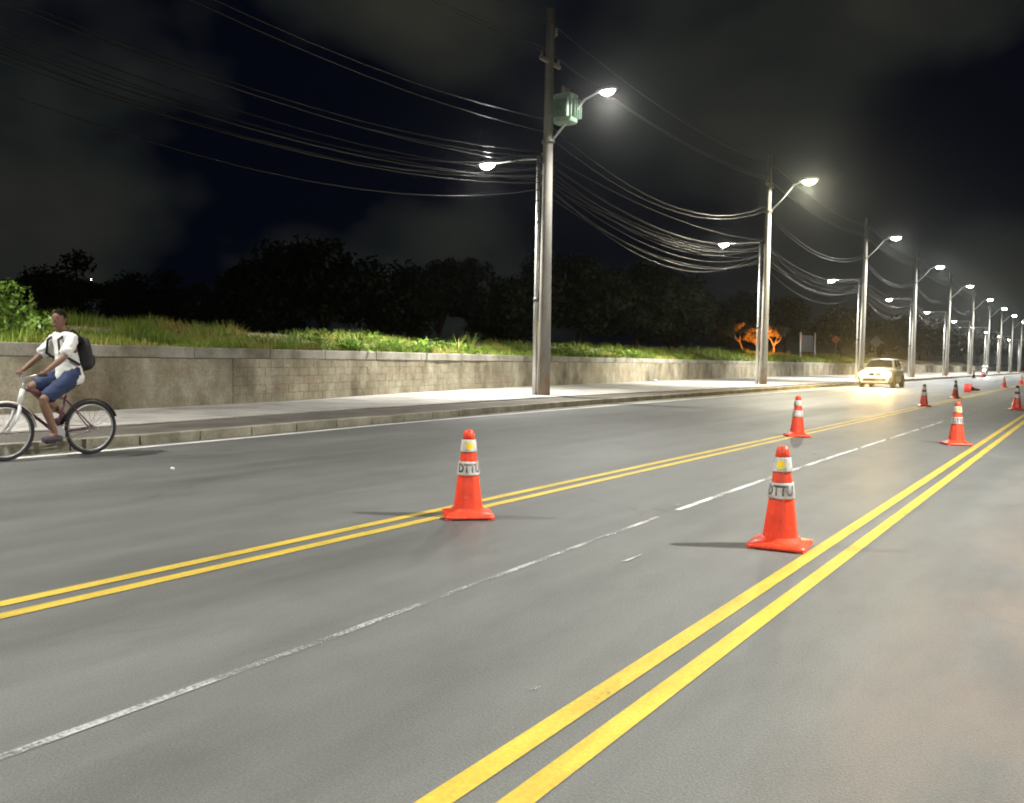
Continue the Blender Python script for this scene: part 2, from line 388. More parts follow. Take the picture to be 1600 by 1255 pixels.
# kerb of concrete stones, each one its own piece
kerb = strip('kerb', lambda y: kerbX(y)-.13, lambda y: kerbX(y)-.03, KZ-.03, KZ-.03, 'mortar')
ks = 0; y = -8.
kmesh = []
for k in range(4):
    jx = .004*(k-1.5)
    kmesh.append(MB().box((0, 0, 0), (.15, .985, KZ+.1)).mesh('kerb_stone'))
while y < 70:
    x0, x1 = kerbX(y), kerbX(y+1); ang = math.atan2(x1-x0, 1)
    o = mk('kerb_stone', kmesh[ks % 4], 'kerb_concrete', kerb, .012, ((x0+x1)/2-.075+random.uniform(-.006, .006), y+.5, (KZ+.1)/2-.1+random.uniform(-.006, .006)))
    o.rotation_euler = (random.uniform(-.004, .004), 0, -ang + random.uniform(-.004, .004)); y += 1.; ks += 1
strip('kerb_far', lambda y: kerbX(y)-.15, kerbX, KZ, KZ, 'kerb_concrete', ys=[q for q in YS if q >= 70])
strip('kerb_far_face', kerbX, lambda y: kerbX(y)+.001, KZ, 0, 'kerb_concrete', ys=[q for q in YS if q >= 70])
strip('verge', lambda y: vergX(y), lambda y: kerbX(y)-.12, KZ-.012, KZ-.012, 'verge_earth')
pav = strip('pavement', lambda y: wallX(y)-.2, lambda y: vergX(y)+.0, KZ+.004, KZ+.004, 'pavement_concrete')
# cast bays of the pavement with a joint every two metres
y = -6.; bays = 0
while y < 78:
    a0, a1, b0, b1 = wallX(y+.01)+.01, wallX(y+1.99)+.01, vergX(y+.01)-.02, vergX(y+1.99)-.02
    dz = random.uniform(-.004, .004); z0, z1 = KZ-.05, KZ+.022+dz
    m = MB().add([(a0, y+.012, z0), (b0, y+.012, z0), (b1, y+1.988, z0), (a1, y+1.988, z0), (a0, y+.012, z1), (b0, y+.012, z1), (b1, y+1.988, z1), (a1, y+1.988, z1)],
                 [(3, 2, 1, 0), (4, 5, 6, 7), (0, 1, 5, 4), (1, 2, 6, 5), (2, 3, 7, 6), (3, 0, 4, 7)])
    m.build('paving_bay', 'pavement_concrete', pav, .008); y += 2.

# right-hand footway (beside the camera, carries the lamps on that side)
rp_ = MB().box((9.2, 200, .05), (3.9, 620, .2)).build('right_pavement', 'pavement_concrete'); rp_['kind'] = 'structure'

# ------------------------------------------------------------------ retaining wall
wall = empty('retaining_wall', (wallX(20), 20, KZ)); tag(wall, 'long low stained concrete retaining wall behind the pavement, grass on top', 'wall')
def wpart(o): o.parent = wall; o.matrix_parent_inverse = Matrix.Translation(-Vector((wallX(20), 20, KZ))); return o
m = MB(); rings = []
for y in YS:
    x = wallX(y); rings.append([(x-.03, y, 0), (x-.03, y, WT-.02), (x-.3, y, WT-.02), (x-.3, y, 0)])
m.loft(rings, smooth=False); wpart(m.build('core', 'mortar'))
def arc(y, d):
    """next y after walking d metres along the wall"""
    for _ in range(2):
        s = (wallX(y+d*.9)-wallX(y))/(d*.9); 
    return y + d/math.sqrt(1+s*s)
def piece(name, y0, y1, z0, z1, off, m, th=.06, bev=.006, jit=0):
    x0, x1 = wallX(y0), wallX(y1); d = Vector((x1-x0, y1-y0, 0)); nrm = Vector((d.y, -d.x, 0)).normalized(); L_ = d.length
    me = MB().box((0, 0, 0), (th, L_, z1-z0)).mesh(name)
    o = mk(name, me, m, None, bev); c = Vector((x0+x1, y0+y1, 0))/2 + nrm*(off-th/2+random.uniform(-jit, jit)); c.z = (z0+z1)/2
    o.location = Vector((c.x, c.y, c.z)); o.rotation_euler = (random.uniform(-jit, jit), random.uniform(-jit, jit)*.6, math.atan2(-d.x, d.y))
    o.parent = wall; o.location = Vector((c.x, c.y, c.z)) - Vector((wallX(20), 20, KZ))
    return o
CZ = WT-.24; course = (CZ-KZ-.02)/5
edge_y = [12.6]
while edge_y[-1] < 28: edge_y.append(arc(edge_y[-1], .43))
cnt = 0
for rowi in range(5):
    for i in range(len(edge_y)-1):
        off = .0 if rowi % 2 == 0 else .5
        y0 = edge_y[i]*(1-off)+edge_y[i+1]*off; y1 = y0 + (edge_y[i+1]-edge_y[i])
        g = .0012 + .0014*random.random()
        if cnt < 299:
            piece('block', y0+g, y1-g, KZ+.02+rowi*course+g, KZ+.02+(rowi+1)*course-g, .006, 'wall_render', .06, .007, .0035); cnt += 1
    if rowi % 2:
        ym = (edge_y[0]+edge_y[1])/2; yn = edge_y[-1]+(edge_y[-1]-edge_y[-2])/2
        piece('block', edge_y[0]+.003, ym-.003, KZ+.022+rowi*course, KZ+.018+(rowi+1)*course, .006, 'wall_render', .06, .01, .002)
    else:
        yn = edge_y[-1]+(edge_y[-1]-edge_y[-2])/2
        piece('block', edge_y[-1]+.003, yn-.003, KZ+.022+rowi*course, KZ+.018+(rowi+1)*course, .006, 'wall_render', .06, .01, .002)
blk_end = edge_y[-1]
# rendered panels beyond the blockwork and before it
def panels(y, yend, L_):
    while y < yend:
        y2 = min(arc(y, L_*random.uniform(.9, 1.1)), yend)
        if yend - y2 < L_*.3: y2 = yend
        n = max(1, int((y2-y)/1.2)); V = []; F = []
        for i in range(n+1):
            yy = y+.01+(y2-y-.02)*i/n; x = wallX(yy)
            for (ox, z) in ((-.05, KZ-.02), (.012, KZ-.02), (.012, CZ-.012), (-.05, CZ-.012)): V.append((x+ox, yy, z))
        for i in range(n):
            for k in range(4): F.append((4*i+k, 4*i+(k+1) % 4, 4*i+4+(k+1) % 4, 4*i+4+k))
        F += [(3, 2, 1, 0), tuple(4*n+k for k in range(4))]
        wpart(MB().add(V, F).build('panel', 'wall_render', None, .01)); y = y2
panels(-10, 12.6, 5.5); panels(blk_end+.22, 130, 5.2); panels(130, 400, 40)
y = -10.
while y < 400:
    st = 2.6 if y < 90 else 30
    y2 = arc(y, st*random.uniform(.85, 1.15))
    piece('coping_stone', y+.006, y2-.006, CZ, WT+random.uniform(-.006, .006), .020, 'coping', .36, .02, .003); y = y2

# ------------------------------------------------------------------ grassy bank on top of the wall
def fbm(x, y, s=1., o=3): return mnoise.fractal(Vector((x*s, y*s, 3.3)), 1., 2., o)
def bank_z(x, y):
    dd = wallX(y) - x - .25       # metres behind the wall
    rise = .62 + .004*min(max(y, 0), 120)
    t = min(max(dd/4.5, 0), 1); t = t*t*(3-2*t)
    z = WT - .06 + rise*t*.85 + .12*t*fbm(x, y, .35)
    if dd > 7: z -= min((dd-7)*.06, .9)
    return z
us = [.28, .6, 1, 1.5, 2, 2.6, 3.2, 3.9, 4.6, 5.4, 6.4, 8, 10, 13, 18, 26, 40, 70, 140]
ysb = sorted(set(list(np.arange(-14, 90, .7)) + list(np.arange(90, 420, 4.))))
V = []; F = []
for y in ysb:
    wx_ = wallX(y)
    for u_ in us: V.append((wx_-u_, y, bank_z(wx_-u_, y)))
n = len(us)
for j in range(len(ysb)-1):
    for i in range(n-1): F.append((j*n+i, (j+1)*n+i, (j+1)*n+i+1, j*n+i+1))
bank = mk('bank', npmesh('bank', V, F, True), 'sandy_soil'); bank['kind'] = 'structure'

def bare(x, y):                      # sandy patches where nothing grows
    dd = wallX(y)-x
    return fbm(x+7, y*.6, .42) + (.46 if dd > 2.9 else -.5)
GV = []; 
def grass_patch(y0, y1, dens, hgt, wid, dmax=6.5):
    n_ = int((y1-y0)*dmax*dens)
    for _ in range(n_):
        y = random.uniform(y0, y1); dd = .25 + dmax*random.random()**1.35; x = wallX(y)-dd
        if bare(x, y) > .28: continue
        z = bank_z(x, y)-.02
        k = .55 + .9*max(0, fbm(x, y, .8)+.35) 
        h = hgt*k*random.uniform(.5, 1.35); a = random.uniform(0, 6.283); lean = random.uniform(.1, .75)*h
        GV.append((x, y, z, h, a, lean, wid*random.uniform(.6, 1.4)))
grass_patch(2, 30, 330, .24, .017); grass_patch(30, 60, 190, .29, .026); grass_patch(60, 125, 60, .42, .045)
A = np.array(GV); nG = len(A)
px, py = np.cos(A[:, 4]), np.sin(A[:, 4]); w2 = A[:, 6]/2
base = A[:, :3]
def P_(side, hz, ln): return np.stack([base[:, 0]-py*w2*side+px*A[:, 5]*ln, base[:, 1]+px*w2*side+py*A[:, 5]*ln, base[:, 2]+A[:, 3]*hz], 1)
V = np.concatenate([P_(-1, 0, 0), P_(1, 0, 0), P_(.8, .55, .35), P_(-.8, .55, .35), P_(.12, .95, 1), P_(-.12, .95, 1)])
i = np.arange(nG)
F = np.concatenate([np.stack([i, i+nG, i+2*nG, i+3*nG], 1), np.stack([i+3*nG, i+2*nG, i+4*nG, i+5*nG], 1)])
gr = mk('grass', npmesh('grass', V, F), 'grass_blade'); gr['kind'] = 'stuff'; gr['label'] = 'patchy green and straw coloured grass on the bank above the wall'

# ------------------------------------------------------------------ leaf clouds
def leaves(clumps, per, size, rng, flat=.5, droop=0.):
    """clumps: list of (x,y,z,rx,ry,rz). returns V,F of leaf quads"""
    Vs = []; k = 0
    for (x, y, z, a, b, c) in clumps:
        d = rng.normal(size=(per, 3)); d /= np.linalg.norm(d, axis=1)[:, None]
        rr = rng.random(per)**.45
        p = np.stack([x+d[:, 0]*rr*a, y+d[:, 1]*rr*b, z+d[:, 2]*rr*c], 1)
        n_ = d + rng.normal(size=(per, 3))*.7 + np.array([0, 0, flat]); n_ /= np.linalg.norm(n_, axis=1)[:, None]
        t = np.cross(n_, rng.normal(size=(per, 3))); t /= np.linalg.norm(t, axis=1)[:, None]; t[:, 2] -= droop
        bt = np.cross(n_, t); s = size*(.55+.9*rng.random(per))[:, None]
        Vs.append(np.stack([p-t*s, p+bt*s*.45, p+t*s, p-bt*s*.45], 1).reshape(-1, 3))
    V = np.concatenate(Vs); F = np.arange(len(V)).reshape(-1, 4)
    return V, F
def tree_variant(seed, height, spread, nlimb, size, per, trunk_r, trunk_h, squash=.75):
    rng = np.random.default_rng(seed); rr = random.Random(seed); tm = MB(); clumps = []
    top = Vector((rr.uniform(-.3, .3), rr.uniform(-.3, .3), trunk_h))
    tm.tube([(0, 0, -.3), (0, 0, .3), (top.x*.4, top.y*.6, trunk_h*.5), top], [trunk_r*1.35, trunk_r*1.05, trunk_r*.9, trunk_r*.75], 9)
    for k in range(nlimb):
        a = 6.283*k/nlimb + rr.uniform(-.4, .4); up = rr.uniform(.35, 1.)
        reach = spread*rr.uniform(.5, .95)*(1.15-.6*up)
        end = Vector((math.cos(a)*reach, math.sin(a)*reach, trunk_h+(height-trunk_h)*up*rr.uniform(.7, .92)))
        mid = top.lerp(end, .5) + Vector((rr.uniform(-.3, .3), rr.uniform(-.3, .3), rr.uniform(-.2, .5)))
        tm.tube([top-Vector((0, 0, .25)), mid, end], [trunk_r*.55, trunk_r*.33, trunk_r*.12], 6)
        for q in range(6):
            p = mid.lerp(end, rr.uniform(.1, 1.15)) + Vector((rr.gauss(0, .2)*spread, rr.gauss(0, .2)*spread, rr.gauss(0, .12)*spread))
            e2 = rr.uniform(.16, .34)*spread; clumps.append((p.x, p.y, max(p.z, trunk_h*.7), e2, e2, e2*squash))
            if q < 2: tm.tube([mid, (p.x, p.y, max(p.z, trunk_h*.7))], [trunk_r*.2, trunk_r*.06], 5)
    V, F = leaves(clumps, per, size, rng)
    return tm.mesh('trunk'), npmesh('crown', V, F)
TV = [tree_variant(11, 9.0, 4.8, 11, .21, 210, .24, 2.2), tree_variant(23, 8.2, 5.4, 12, .21, 210, .26, 1.8, .65), tree_variant(37, 10.5, 4.1, 11, .21, 210, .22, 2.6, .95), tree_variant(51, 6.0, 4.2, 10, .2, 210, .2, 1.2, .7)]
def tree(x, y, var, s, rot, label, group='dark trees behind the bank'):
    x, y, s = x*1.3, y*1.3, s*1.27
    z = bank_z(x, y)-.1 if y > -14 else 1.2
    t = empty('broadleaf_tree', (x, y, z), rot); t.scale = (s, s, s); tag(t, label, 'tree', group)
    a = mk('trunk', TV[var][0], 'bark', t); b = mk('crown', TV[var][1], 'tree_leaf', t)
    return t
tree(-58, 31, 3, 1.05, .4, 'low dark tree farthest left on the skyline, below the small white light')
tree(-62, 41, 3, 1.1, 2.4, 'dark tree left of the tall clump, second from the left edge')
tree(-48.5, 40, 1, .85, 1.2, 'rounded dark tree at the left shoulder of the tall left clump')
tree(-45, 43, 0, .98, .2, 'tallest dark tree in the clump left of the sky gap')
tree(-41.8, 45.5, 3, 1.15, 4.2, 'broad low dark tree in front of the left clump')
tree(-39.5, 49, 2, .8, .5, 'narrow upright dark tree just left of the sky gap')
tree(-37.5, 53, 3, .85, 3.3, 'low dark tree at the bottom of the sky gap')
tree(-33.4, 50.8, 1, .86, 2.1, 'dark tree directly behind the nearest concrete pole')
tree(-30.4, 53.5, 0, .92, 5.0, 'tall dark tree just right of the nearest concrete pole, faintly lit green')
tree(-29.2, 60.5, 1, .98, 3.9, 'rounded dark tree midway between the first two concrete poles')
tree(-30, 69, 3, 1.15, 1.7, 'low dark tree right of the middle, under the cable bundle')
tree(-37, 84, 0, .85, 2.9, 'dark tree left of the orange lit trees')
tree(-36, 104, 1, 1.1, .9, 'big dark tree behind the orange lit trees and second pole')
tree(-36, 122, 2, 1.0, 4.6, 'dark tree behind the two-post sign')
tree(-33, 140, 0, 1.05, 1.1, 'dark tree behind the third concrete pole')
tree(-32, 168, 1, 1.15, 2.2, 'dark tree behind the white car, toward the far poles')
tree(-31, 200, 0, 1.2, 3.1, 'dark tree behind the fifth and sixth poles')
tree(-31, 240, 1, 1.3, .3, 'far dark tree near the end of the wall')
tree(-29, 290, 0, 1.4, 4., 'farthest dark tree at the right end of the skyline')
# bush overhanging the wall at the left edge
rng = np.random.default_rng(5)
V, F = leaves([(0, 0, .5, .55, .7, .55), (.25, -.7, .45, .5, .6, .5), (-.3, .5, .75, .45, .5, .5), (0, -.3, .95, .4, .5, .35), (.3, .8, .3, .4, .5, .35), (-.1, -1.2, .55, .5, .55, .55)], 420, .055, rng)
bz = empty('bush', (-17.3, 8.05, 1.45)); tag(bz, 'rounded green bush on top of the wall behind the cyclist', 'bush')
mk('foliage', npmesh('foliage', V, F), 'weed_leaf', bz)
sm = MB()
for a in range(6): sm.tube([(0, 0, -.1), (.25*math.cos(a), .5*math.sin(a*1.3), .7)], [.02, .008], 5)
sm.build('stem', 'bark', bz)
# broad-leaved weeds along the wall top
def weed_mesh(seed, n, h, ls):
    rr = random.Random(seed); m = MB(); st = MB()
    for k in range(n):
        a = rr.uniform(0, 6.28); rad = rr.uniform(.0, .34); hh = h*rr.uniform(.4, 1.)
        c = Vector((math.cos(a)*rad, math.sin(a)*rad, hh)); d = Vector((math.cos(a+rr.uniform(-1, 1)), math.sin(a+rr.uniform(-1, 1)), rr.uniform(-.25, .6))).normalized()
        s_ = d.cross(Vector((0, 0, 1))).normalized(); L_ = ls*rr.uniform(.7, 1.4); up = s_.cross(d)
        m.add([c, c+d*L_*.45+s_*L_*.32+up*L_*.08, c+d*L_, c+d*L_*.45-s_*L_*.32+up*L_*.08, c+d*L_*.5], [(0, 1, 4), (1, 2, 4), (2, 3, 4), (3, 0, 4)])
        if k % 3 == 0: st.tube([(c.x*.3, c.y*.3, -.05), c], [.006, .004], 4, cap=False)
    return m.mesh('leaf_rosette'), st.mesh('stems')
WV = [weed_mesh(3, 46, .34, .12), weed_mesh(4, 60, .45, .14), weed_mesh(5, 36, .25, .15)]
for k in range(46):
    y = random.uniform(15.5, 27.5) if k < 34 else random.uniform(28, 52); dd = .32 + 1.9*random.random()**1.6; x = wallX(y)-dd
    t = empty('weed', (x, y, bank_z(x, y)-.02), random.uniform(0, 6.28)); s = random.uniform(.75, 1.25); t.scale = (s, s, s)
    tag(t, 'low broad-leaved weed in the bright green grass on top of the wall', 'weed', 'broad-leaved weeds on the bank')
    a, b = WV[k % 3]; mk('leaf_rosette', a, 'weed_leaf', t)['kind'] = 'stuff'; mk('stems', b, 'weed_leaf', t)['kind'] = 'stuff'
# two taller tufts just left of the nearest pole
for k, (x, y, lab) in enumerate(((-18.9, 24.6, 'tall spiky grass tuft on the wall left of the nearest pole'), (-19.1, 25.6, 'tall spiky grass tuft close beside the nearest pole'))):
    m = MB()
    for q in range(26):
        a = random.uniform(0, 6.28); h = random.uniform(.5, .95); l = random.uniform(.15, .5); c, s = math.cos(a), math.sin(a); wd = .011
        m.add([(-s*wd, c*wd, 0), (s*wd, -c*wd, 0), (c*l*.4+s*wd, s*l*.4-c*wd, h*.6), (c*l*.4-s*wd, s*l*.4+c*wd, h*.6), (c*l, s*l, h)], [(0, 1, 2, 3), (3, 2, 4)])
    o = m.build('grass_tuft', 'grass_blade', None, loc=(x, y, bank_z(x, y)-.03)); tag(o, lab, 'grass tuft')

# ------------------------------------------------------------------ poles, lamps
def spot(parent, loc, power, col, size=158, rot=(0, 0, 0), blend=.75, rad=.12, name='lamp_light'):
    l = bpy.data.lights.new(name, 'SPOT'); l.energy = power; l.color = col; l.spot_size = R(size); l.spot_blend = blend; l.shadow_soft_size = rad
    o = bpy.data.objects.new(name, l); COL.objects.link(o); o.parent = parent; o.location = loc; o.rotation_euler = rot; return o
def head_parts(parent, p, sx, lens, s=1.):
    """cobra-head luminaire at p, nose pointing to sx along X"""
    h = MB(); rings = []
    for t, wd, hh in ((-.42, .05, .05), (-.30, .10, .08), (-.1, .15, .11), (.15, .16, .10), (.32, .12, .07), (.38, .05, .03)):
        rings.append([(t*sx*s, wd*math.cos(a)*s, (.02+hh*max(math.sin(a), -.25))*s) for a in [2*math.pi*k/12 for k in range(12)]])
    h.loft(rings); hd = h.build('lamp_head', 'lamp_grey', parent, loc=p)
    l = MB(); rings = []
    for t, wd, hh in ((-.24, .05, .04), (-.17, .11, .11), (.02, .14, .17), (.2, .11, .12), (.28, .05, .04)):
        rings.append([(t*sx*s, wd*math.cos(a)*s, (-.015-hh*(max(-math.sin(a), -.1)))*s) for a in [2*math.pi*k/12 for k in range(12)]])
    l.loft(rings); l.build('lens', lens, hd)
    return hd
PY = [-21.8, .6, 23.0, 44.6, 67.3, 89., 111.4, 135.0, 156.3, 178., 203.5, 229.]
PX = -14.3
WARM, WHITE, COOL = (1, .93, .72), (1, .97, .90), (.93, .97, 1)
ordinal = ['', '', 'nearest and tallest', 'second', 'third', 'fourth', 'fifth', 'sixth', 'seventh', 'eighth', 'ninth', 'tenth']
for i, y in enumerate(PY):
    near = i == 2
    az, lz = (8.0, 9.22) if near else (9.1, 10.45)
    t = empty('concrete_pole', (PX, y, KZ))
    if i < 2: lab = ['concrete utility pole with road lamp behind the camera', 'concrete utility pole with road lamp left of the view'][i]
    elif near: lab = 'nearest and tallest-looking concrete pole, carrying the green transformer and a road lamp'
    else: lab = ordinal[i] + ' concrete pole of the row counted from the left, with its road lamp'
    tag(t, lab, 'utility pole', 'concrete utility poles along the pavement')
    t.rotation_euler = (random.uniform(-.003, .003), random.uniform(-.004, .006), 0)
    MB().tube([(0, 0, -.5), (0, 0, 0), (0, 0, 4), (0, 0, 8), (0, 0, 11.85)], [.205, .202, .175, .148, .12], 20).build('shaft', 'pole_shaft', t)
    a = MB(); a.tube([(.12, 0, az-KZ), (.75, .02, az-KZ+.62), (1.25, .03, lz-KZ-.12), (1.6, .03, lz-KZ+.0), (1.78, .03, lz-KZ+.03)], [.035, .032, .03, .028, .028], 8)
    a.build('lamp_arm', 'galvanised', t)
    MB().lathe([(.19, -.05), (.2, -.05), (.2, .05), (.19, .05)], 16, (0, 0, az-KZ)).build('arm_clamp', 'steel_bracket', t)
    col = WARM if i == 3 else (COOL if i in (5, 8) else WHITE)
    hd = head_parts(t, (2.0, .03, lz-KZ+.03), 1, 'lens_warm' if i == 3 else ('lens_cool' if i in (5, 8) else 'lens_white'), .85 if near else 1.25)
    spot(t, (2.05, .03, lz-KZ-.27), LAMP_W*({0: .6, 1: .6, 2: .25, 3: 1.2}.get(i, 1.0) if i < 9 else .7), col, rot=(0, R(-18), 0))
    spot(t, (2.05, .03, lz-KZ-.25), {2: 260, 3: 2300}.get(i, 800), col, 178, blend=.04, name='lamp_glow')
    # secondary rack, insulators at the top
    ca = MB().box((.02, .0, 10.25), (.09, 1.15, .11)); ca.build('crossarm', 'pole_concrete', t, .01)
    for q in (-.48, .48):
        MB().lathe([(.012, 0), (.03, .02), (.05, .05), (.03, .07), (.05, .1), (.03, .12), (.04, .15), (.01, .17)], 10, (.02, q, 10.3)).build('insulator', 'porcelain', t)
    MB().lathe([(.012, 0), (.04, .03), (.06, .07), (.035, .1), (.06, .14), (.035, .17), (.05, .22), (.01, .25)], 10, (.22, 0, 11.0)).build('insulator', 'porcelain', t)
    MB().tube([(.05, 0, 10.98), (.22, 0, 11.0)], .02, 6).build('bracket', 'steel_bracket', t)
    for z in ((6.6, 6.9, 7.2, 7.5) if near else (6.5, 6.9, 7.25, 7.55)):
        MB().box((-.16, 0, z), (.14, .1, .06)).build('cable_clamp', 'steel_bracket', t, .01)
    if near:
        tr = MB(); rings = []
        for z, s in ((0, .92), (.04, 1), (.72, 1), (.78, 1.04), (.82, 1.04), (.86, .9)):
            rings.append([(.34*s*math.copysign(abs(math.cos(a))**.5, math.cos(a)), .27*s*math.copysign(abs(math.sin(a))**.5, math.sin(a)), z) for a in [2*math.pi*k/24 for k in range(24)]])
        tr.loft(rings); tk = tr.build('transformer', 'transformer_green', t, loc=(.60, 0, 8.32)); tk['label'] = 'weathered green transformer tank on the nearest pole'
        for k in range(7):
            MB().box((-.27+.09*k, -.33, .40), (.02, .12, .56)).build('cooling_fin', 'transformer_green', tk, .005)
        for k in range(4):
            MB().box((.40, -.2+.13*k, .40), (.12, .02, .56)).build('cooling_fin', 'transformer_green', tk, .005)
        for k in (-1, 0, 1):
            MB().lathe([(.03, 0), (.055, .04), (.03, .07), (.055, .11), (.03, .14), (.05, .18), (.012, .24)], 10, (.0, .17*k, .86)).build('bushing', 'porcelain', tk)
        MB().box((-.42, 0, .35), (.2, .3, .08)).build('mounting_bracket', 'steel_bracket', tk)
    # separate steel post with the footway lamp
    if i >= 1:
        px_ = PX-.34
        s = empty('steel_lamp_post', (px_, y+.02, KZ)); 
        tag(s, ('white steel lamp post against the ' + ('nearest' if near else ordinal[i]) + ' concrete pole, lamp over the pavement') if i > 1 else 'white steel lamp post left of the view', 'lamp post', 'steel footway lamp posts')
        MB().tube([(0, 0, -.3), (0, 0, 3.), (0, 0, 3.05), (0, 0, 7.45)], [.085, .08, .068, .058], 14).build('shaft', 'galvanised', s)
        MB().lathe([(.09, 2.94), (.092, 2.94), (.092, 3.04), (.07, 3.06)], 14).build('collar', 'steel_bracket', s)
        for q in range(6): MB().lathe([(.066, 0), (.069, .01), (.069, .03), (.066, .04)], 14, (0, 0, 5.4+.33*q)).build('strap', 'steel_bracket', s)
        MB().tube([(0, 0, 7.38), (-.5, 0, 7.42), (-1.6, 0, 7.42)], [.032, .03, .028], 8).build('lamp_arm', 'galvanised', s)
        hd = head_parts(s, (-1.95, 0, 7.43), -1, 'lens_white', 1.0)
        spot(s, (-1.98, 0, 7.22), WALK_W, WHITE, 134, (0, R(9), 0))
        spot(s, (-1.98, 0, 7.20), 360, WHITE, 178, blend=.04, name='lamp_glow')
# lamps of the opposite side of the road (beside and behind the camera, outside the frame)
for i, y in enumerate((-11.2, 11.2)):
    t = empty('roadside_lamp_post', (8.2, y, KZ)); tag(t, 'road lamp post on the right-hand side, ' + ['behind', 'beside'][i] + ' the camera', 'lamp post', 'lamp posts on the right side of the road')
    MB().tube([(0, 0, -.3), (0, 0, 4), (0, 0, 9.2)], [.1, .085, .06], 14).build('shaft', 'galvanised', t)
    MB().tube([(0, 0, 9.1), (-.7, 0, 9.55), (-1.7, 0, 9.75)], [.035, .032, .028], 8).build('lamp_arm', 'galvanised', t)
    head_parts(t, (-2.05, 0, 9.77), -1, 'lens_white', 1.15); spot(t, (-2.1, 0, 9.5), RIGHT_W, WHITE)

# ------------------------------------------------------------------ overhead wires
def wire(label, dx_, zf, sagf, rad, m='cable_black', dy=0., name='overhead_wire', group='wires strung along the poles'):
    pts = []
    for i in range(len(PY)-1):
        y0, y1 = PY[i], PY[i+1]; z0, z1 = zf(i), zf(i+1); sg = sagf(i)
        for k in range(14):
            t = k/14; pts.append((PX+dx_, y0+(y1-y0)*t, z0+(z1-z0)*t - sg*4*t*(1-t)))
    pts.append((PX+dx_, PY[-1], zf(len(PY)-1)))
    o = MB().tube(pts, rad, 6).build(name, m); tag(o, label, 'wire', group); return o
hv = lambda z: (lambda i: z)
wire('topmost thin wire along the pole tops on the road side', .24, hv(11.42), lambda i: .55, .008, 'wire_alu')
wire('thin wire along the crossarms just under the pole tops', .03, hv(10.66), lambda i: .5, .008, 'wire_alu')
wire('thin wire behind the poles just under the pole tops', -.2, hv(10.9), lambda i: .52, .008, 'wire_alu')
sz = lambda a, b: (lambda i: a if i == 2 else b)
wire('upper of the two thick sagging black cables above the lamp arms', -.2, sz(8.75, 9.35), lambda i: [1.0, .9, 1.45, 1.2, 1.2][min(i, 4)], .02, name='power_cable')
wire('lower of the two thick sagging black cables above the lamp arms', -.2, sz(8.35, 9.12), lambda i: [1.0, .8, 1.3, 1.15, 1.15][min(i, 4)], .018, name='power_cable')
telecom = [(7.60, 1.25, .011, 'loosest thin'), (7.3, 1.35, .012, 'second loosest thin'), (6.98, 1.45, .016, 'loosest thick'), (6.8, .7, .012, 'tautest'), (7.68, .75, .014, 'highest'), (7.55, .9, .012, 'second highest'), (7.38, .95, .017, 'third highest'), (7.2, .8, .012, 'fourth highest'), (7.05, 1.0, .018, 'fourth lowest'), (6.9, 1.05, .013, 'third lowest'), (6.72, 1.1, .018, 'second lowest'), (6.55, 1.15, .014, 'lowest')]
for k, (z, sg, rd, nm) in enumerate(telecom):
    wire(nm + ' cable of the bundle sagging between the poles at footway-lamp height', -.20-.05*(k % 3), lambda i, z=z, k=k: z+.06*math.sin(i*2.1+k), lambda i, sg=sg, k=k: sg*(.7+.6*abs(math.sin(i*1.7+k*2.3))), rd*.8, name='telecom_cable', group='cables of the lower bundle')

# ------------------------------------------------------------------ traffic cones
def text_mesh(txt, size):
    cu = bpy.data.curves.new('txt', 'FONT'); cu.body = txt; cu.size = size; cu.align_x = 'CENTER'; cu.align_y = 'CENTER'; cu.resolution_u = 3; cu.offset = .0035
    o = bpy.data.objects.new('txt', cu); COL.objects.link(o); dg = bpy.context.evaluated_depsgraph_get()
    me = bpy.data.meshes.new_from_object(o.evaluated_get(dg)); bpy.data.objects.remove(o); bpy.data.curves.remove(cu); return me
CH = .70
def cone_r(z): return .128 - (.128-.04)*(z-.05)/(CH-.05)      # circumradius of the body
def body_rings(z0, z1, grow=0., n=8):
    m = MB(); m.lathe([(cone_r(z)+grow, z) for z in np.linspace(z0, z1, 4)], n, smooth=n > 8, a0=R(22.5)); return m
lettering = text_mesh('DTTU', .095)
_b = bmesh.new(); _b.from_mesh(lettering); bmesh.ops.triangulate(_b, faces=_b.faces)
for _ in range(2): bmesh.ops.subdivide_edges(_b, edges=[e_ for e_ in _b.edges if e_.calc_length() > .012], cuts=2); bmesh.ops.triangulate(_b, faces=_b.faces)
_b.to_mesh(lettering); _b.free()
zt = .395
for v in lettering.vertices:
    z = zt + v.co.y; rr_ = cone_r(z)+.0062; a = -math.pi/2 + v.co.x*.82/rr_
    v.co = (rr_*math.cos(a), rr_*math.sin(a), z)
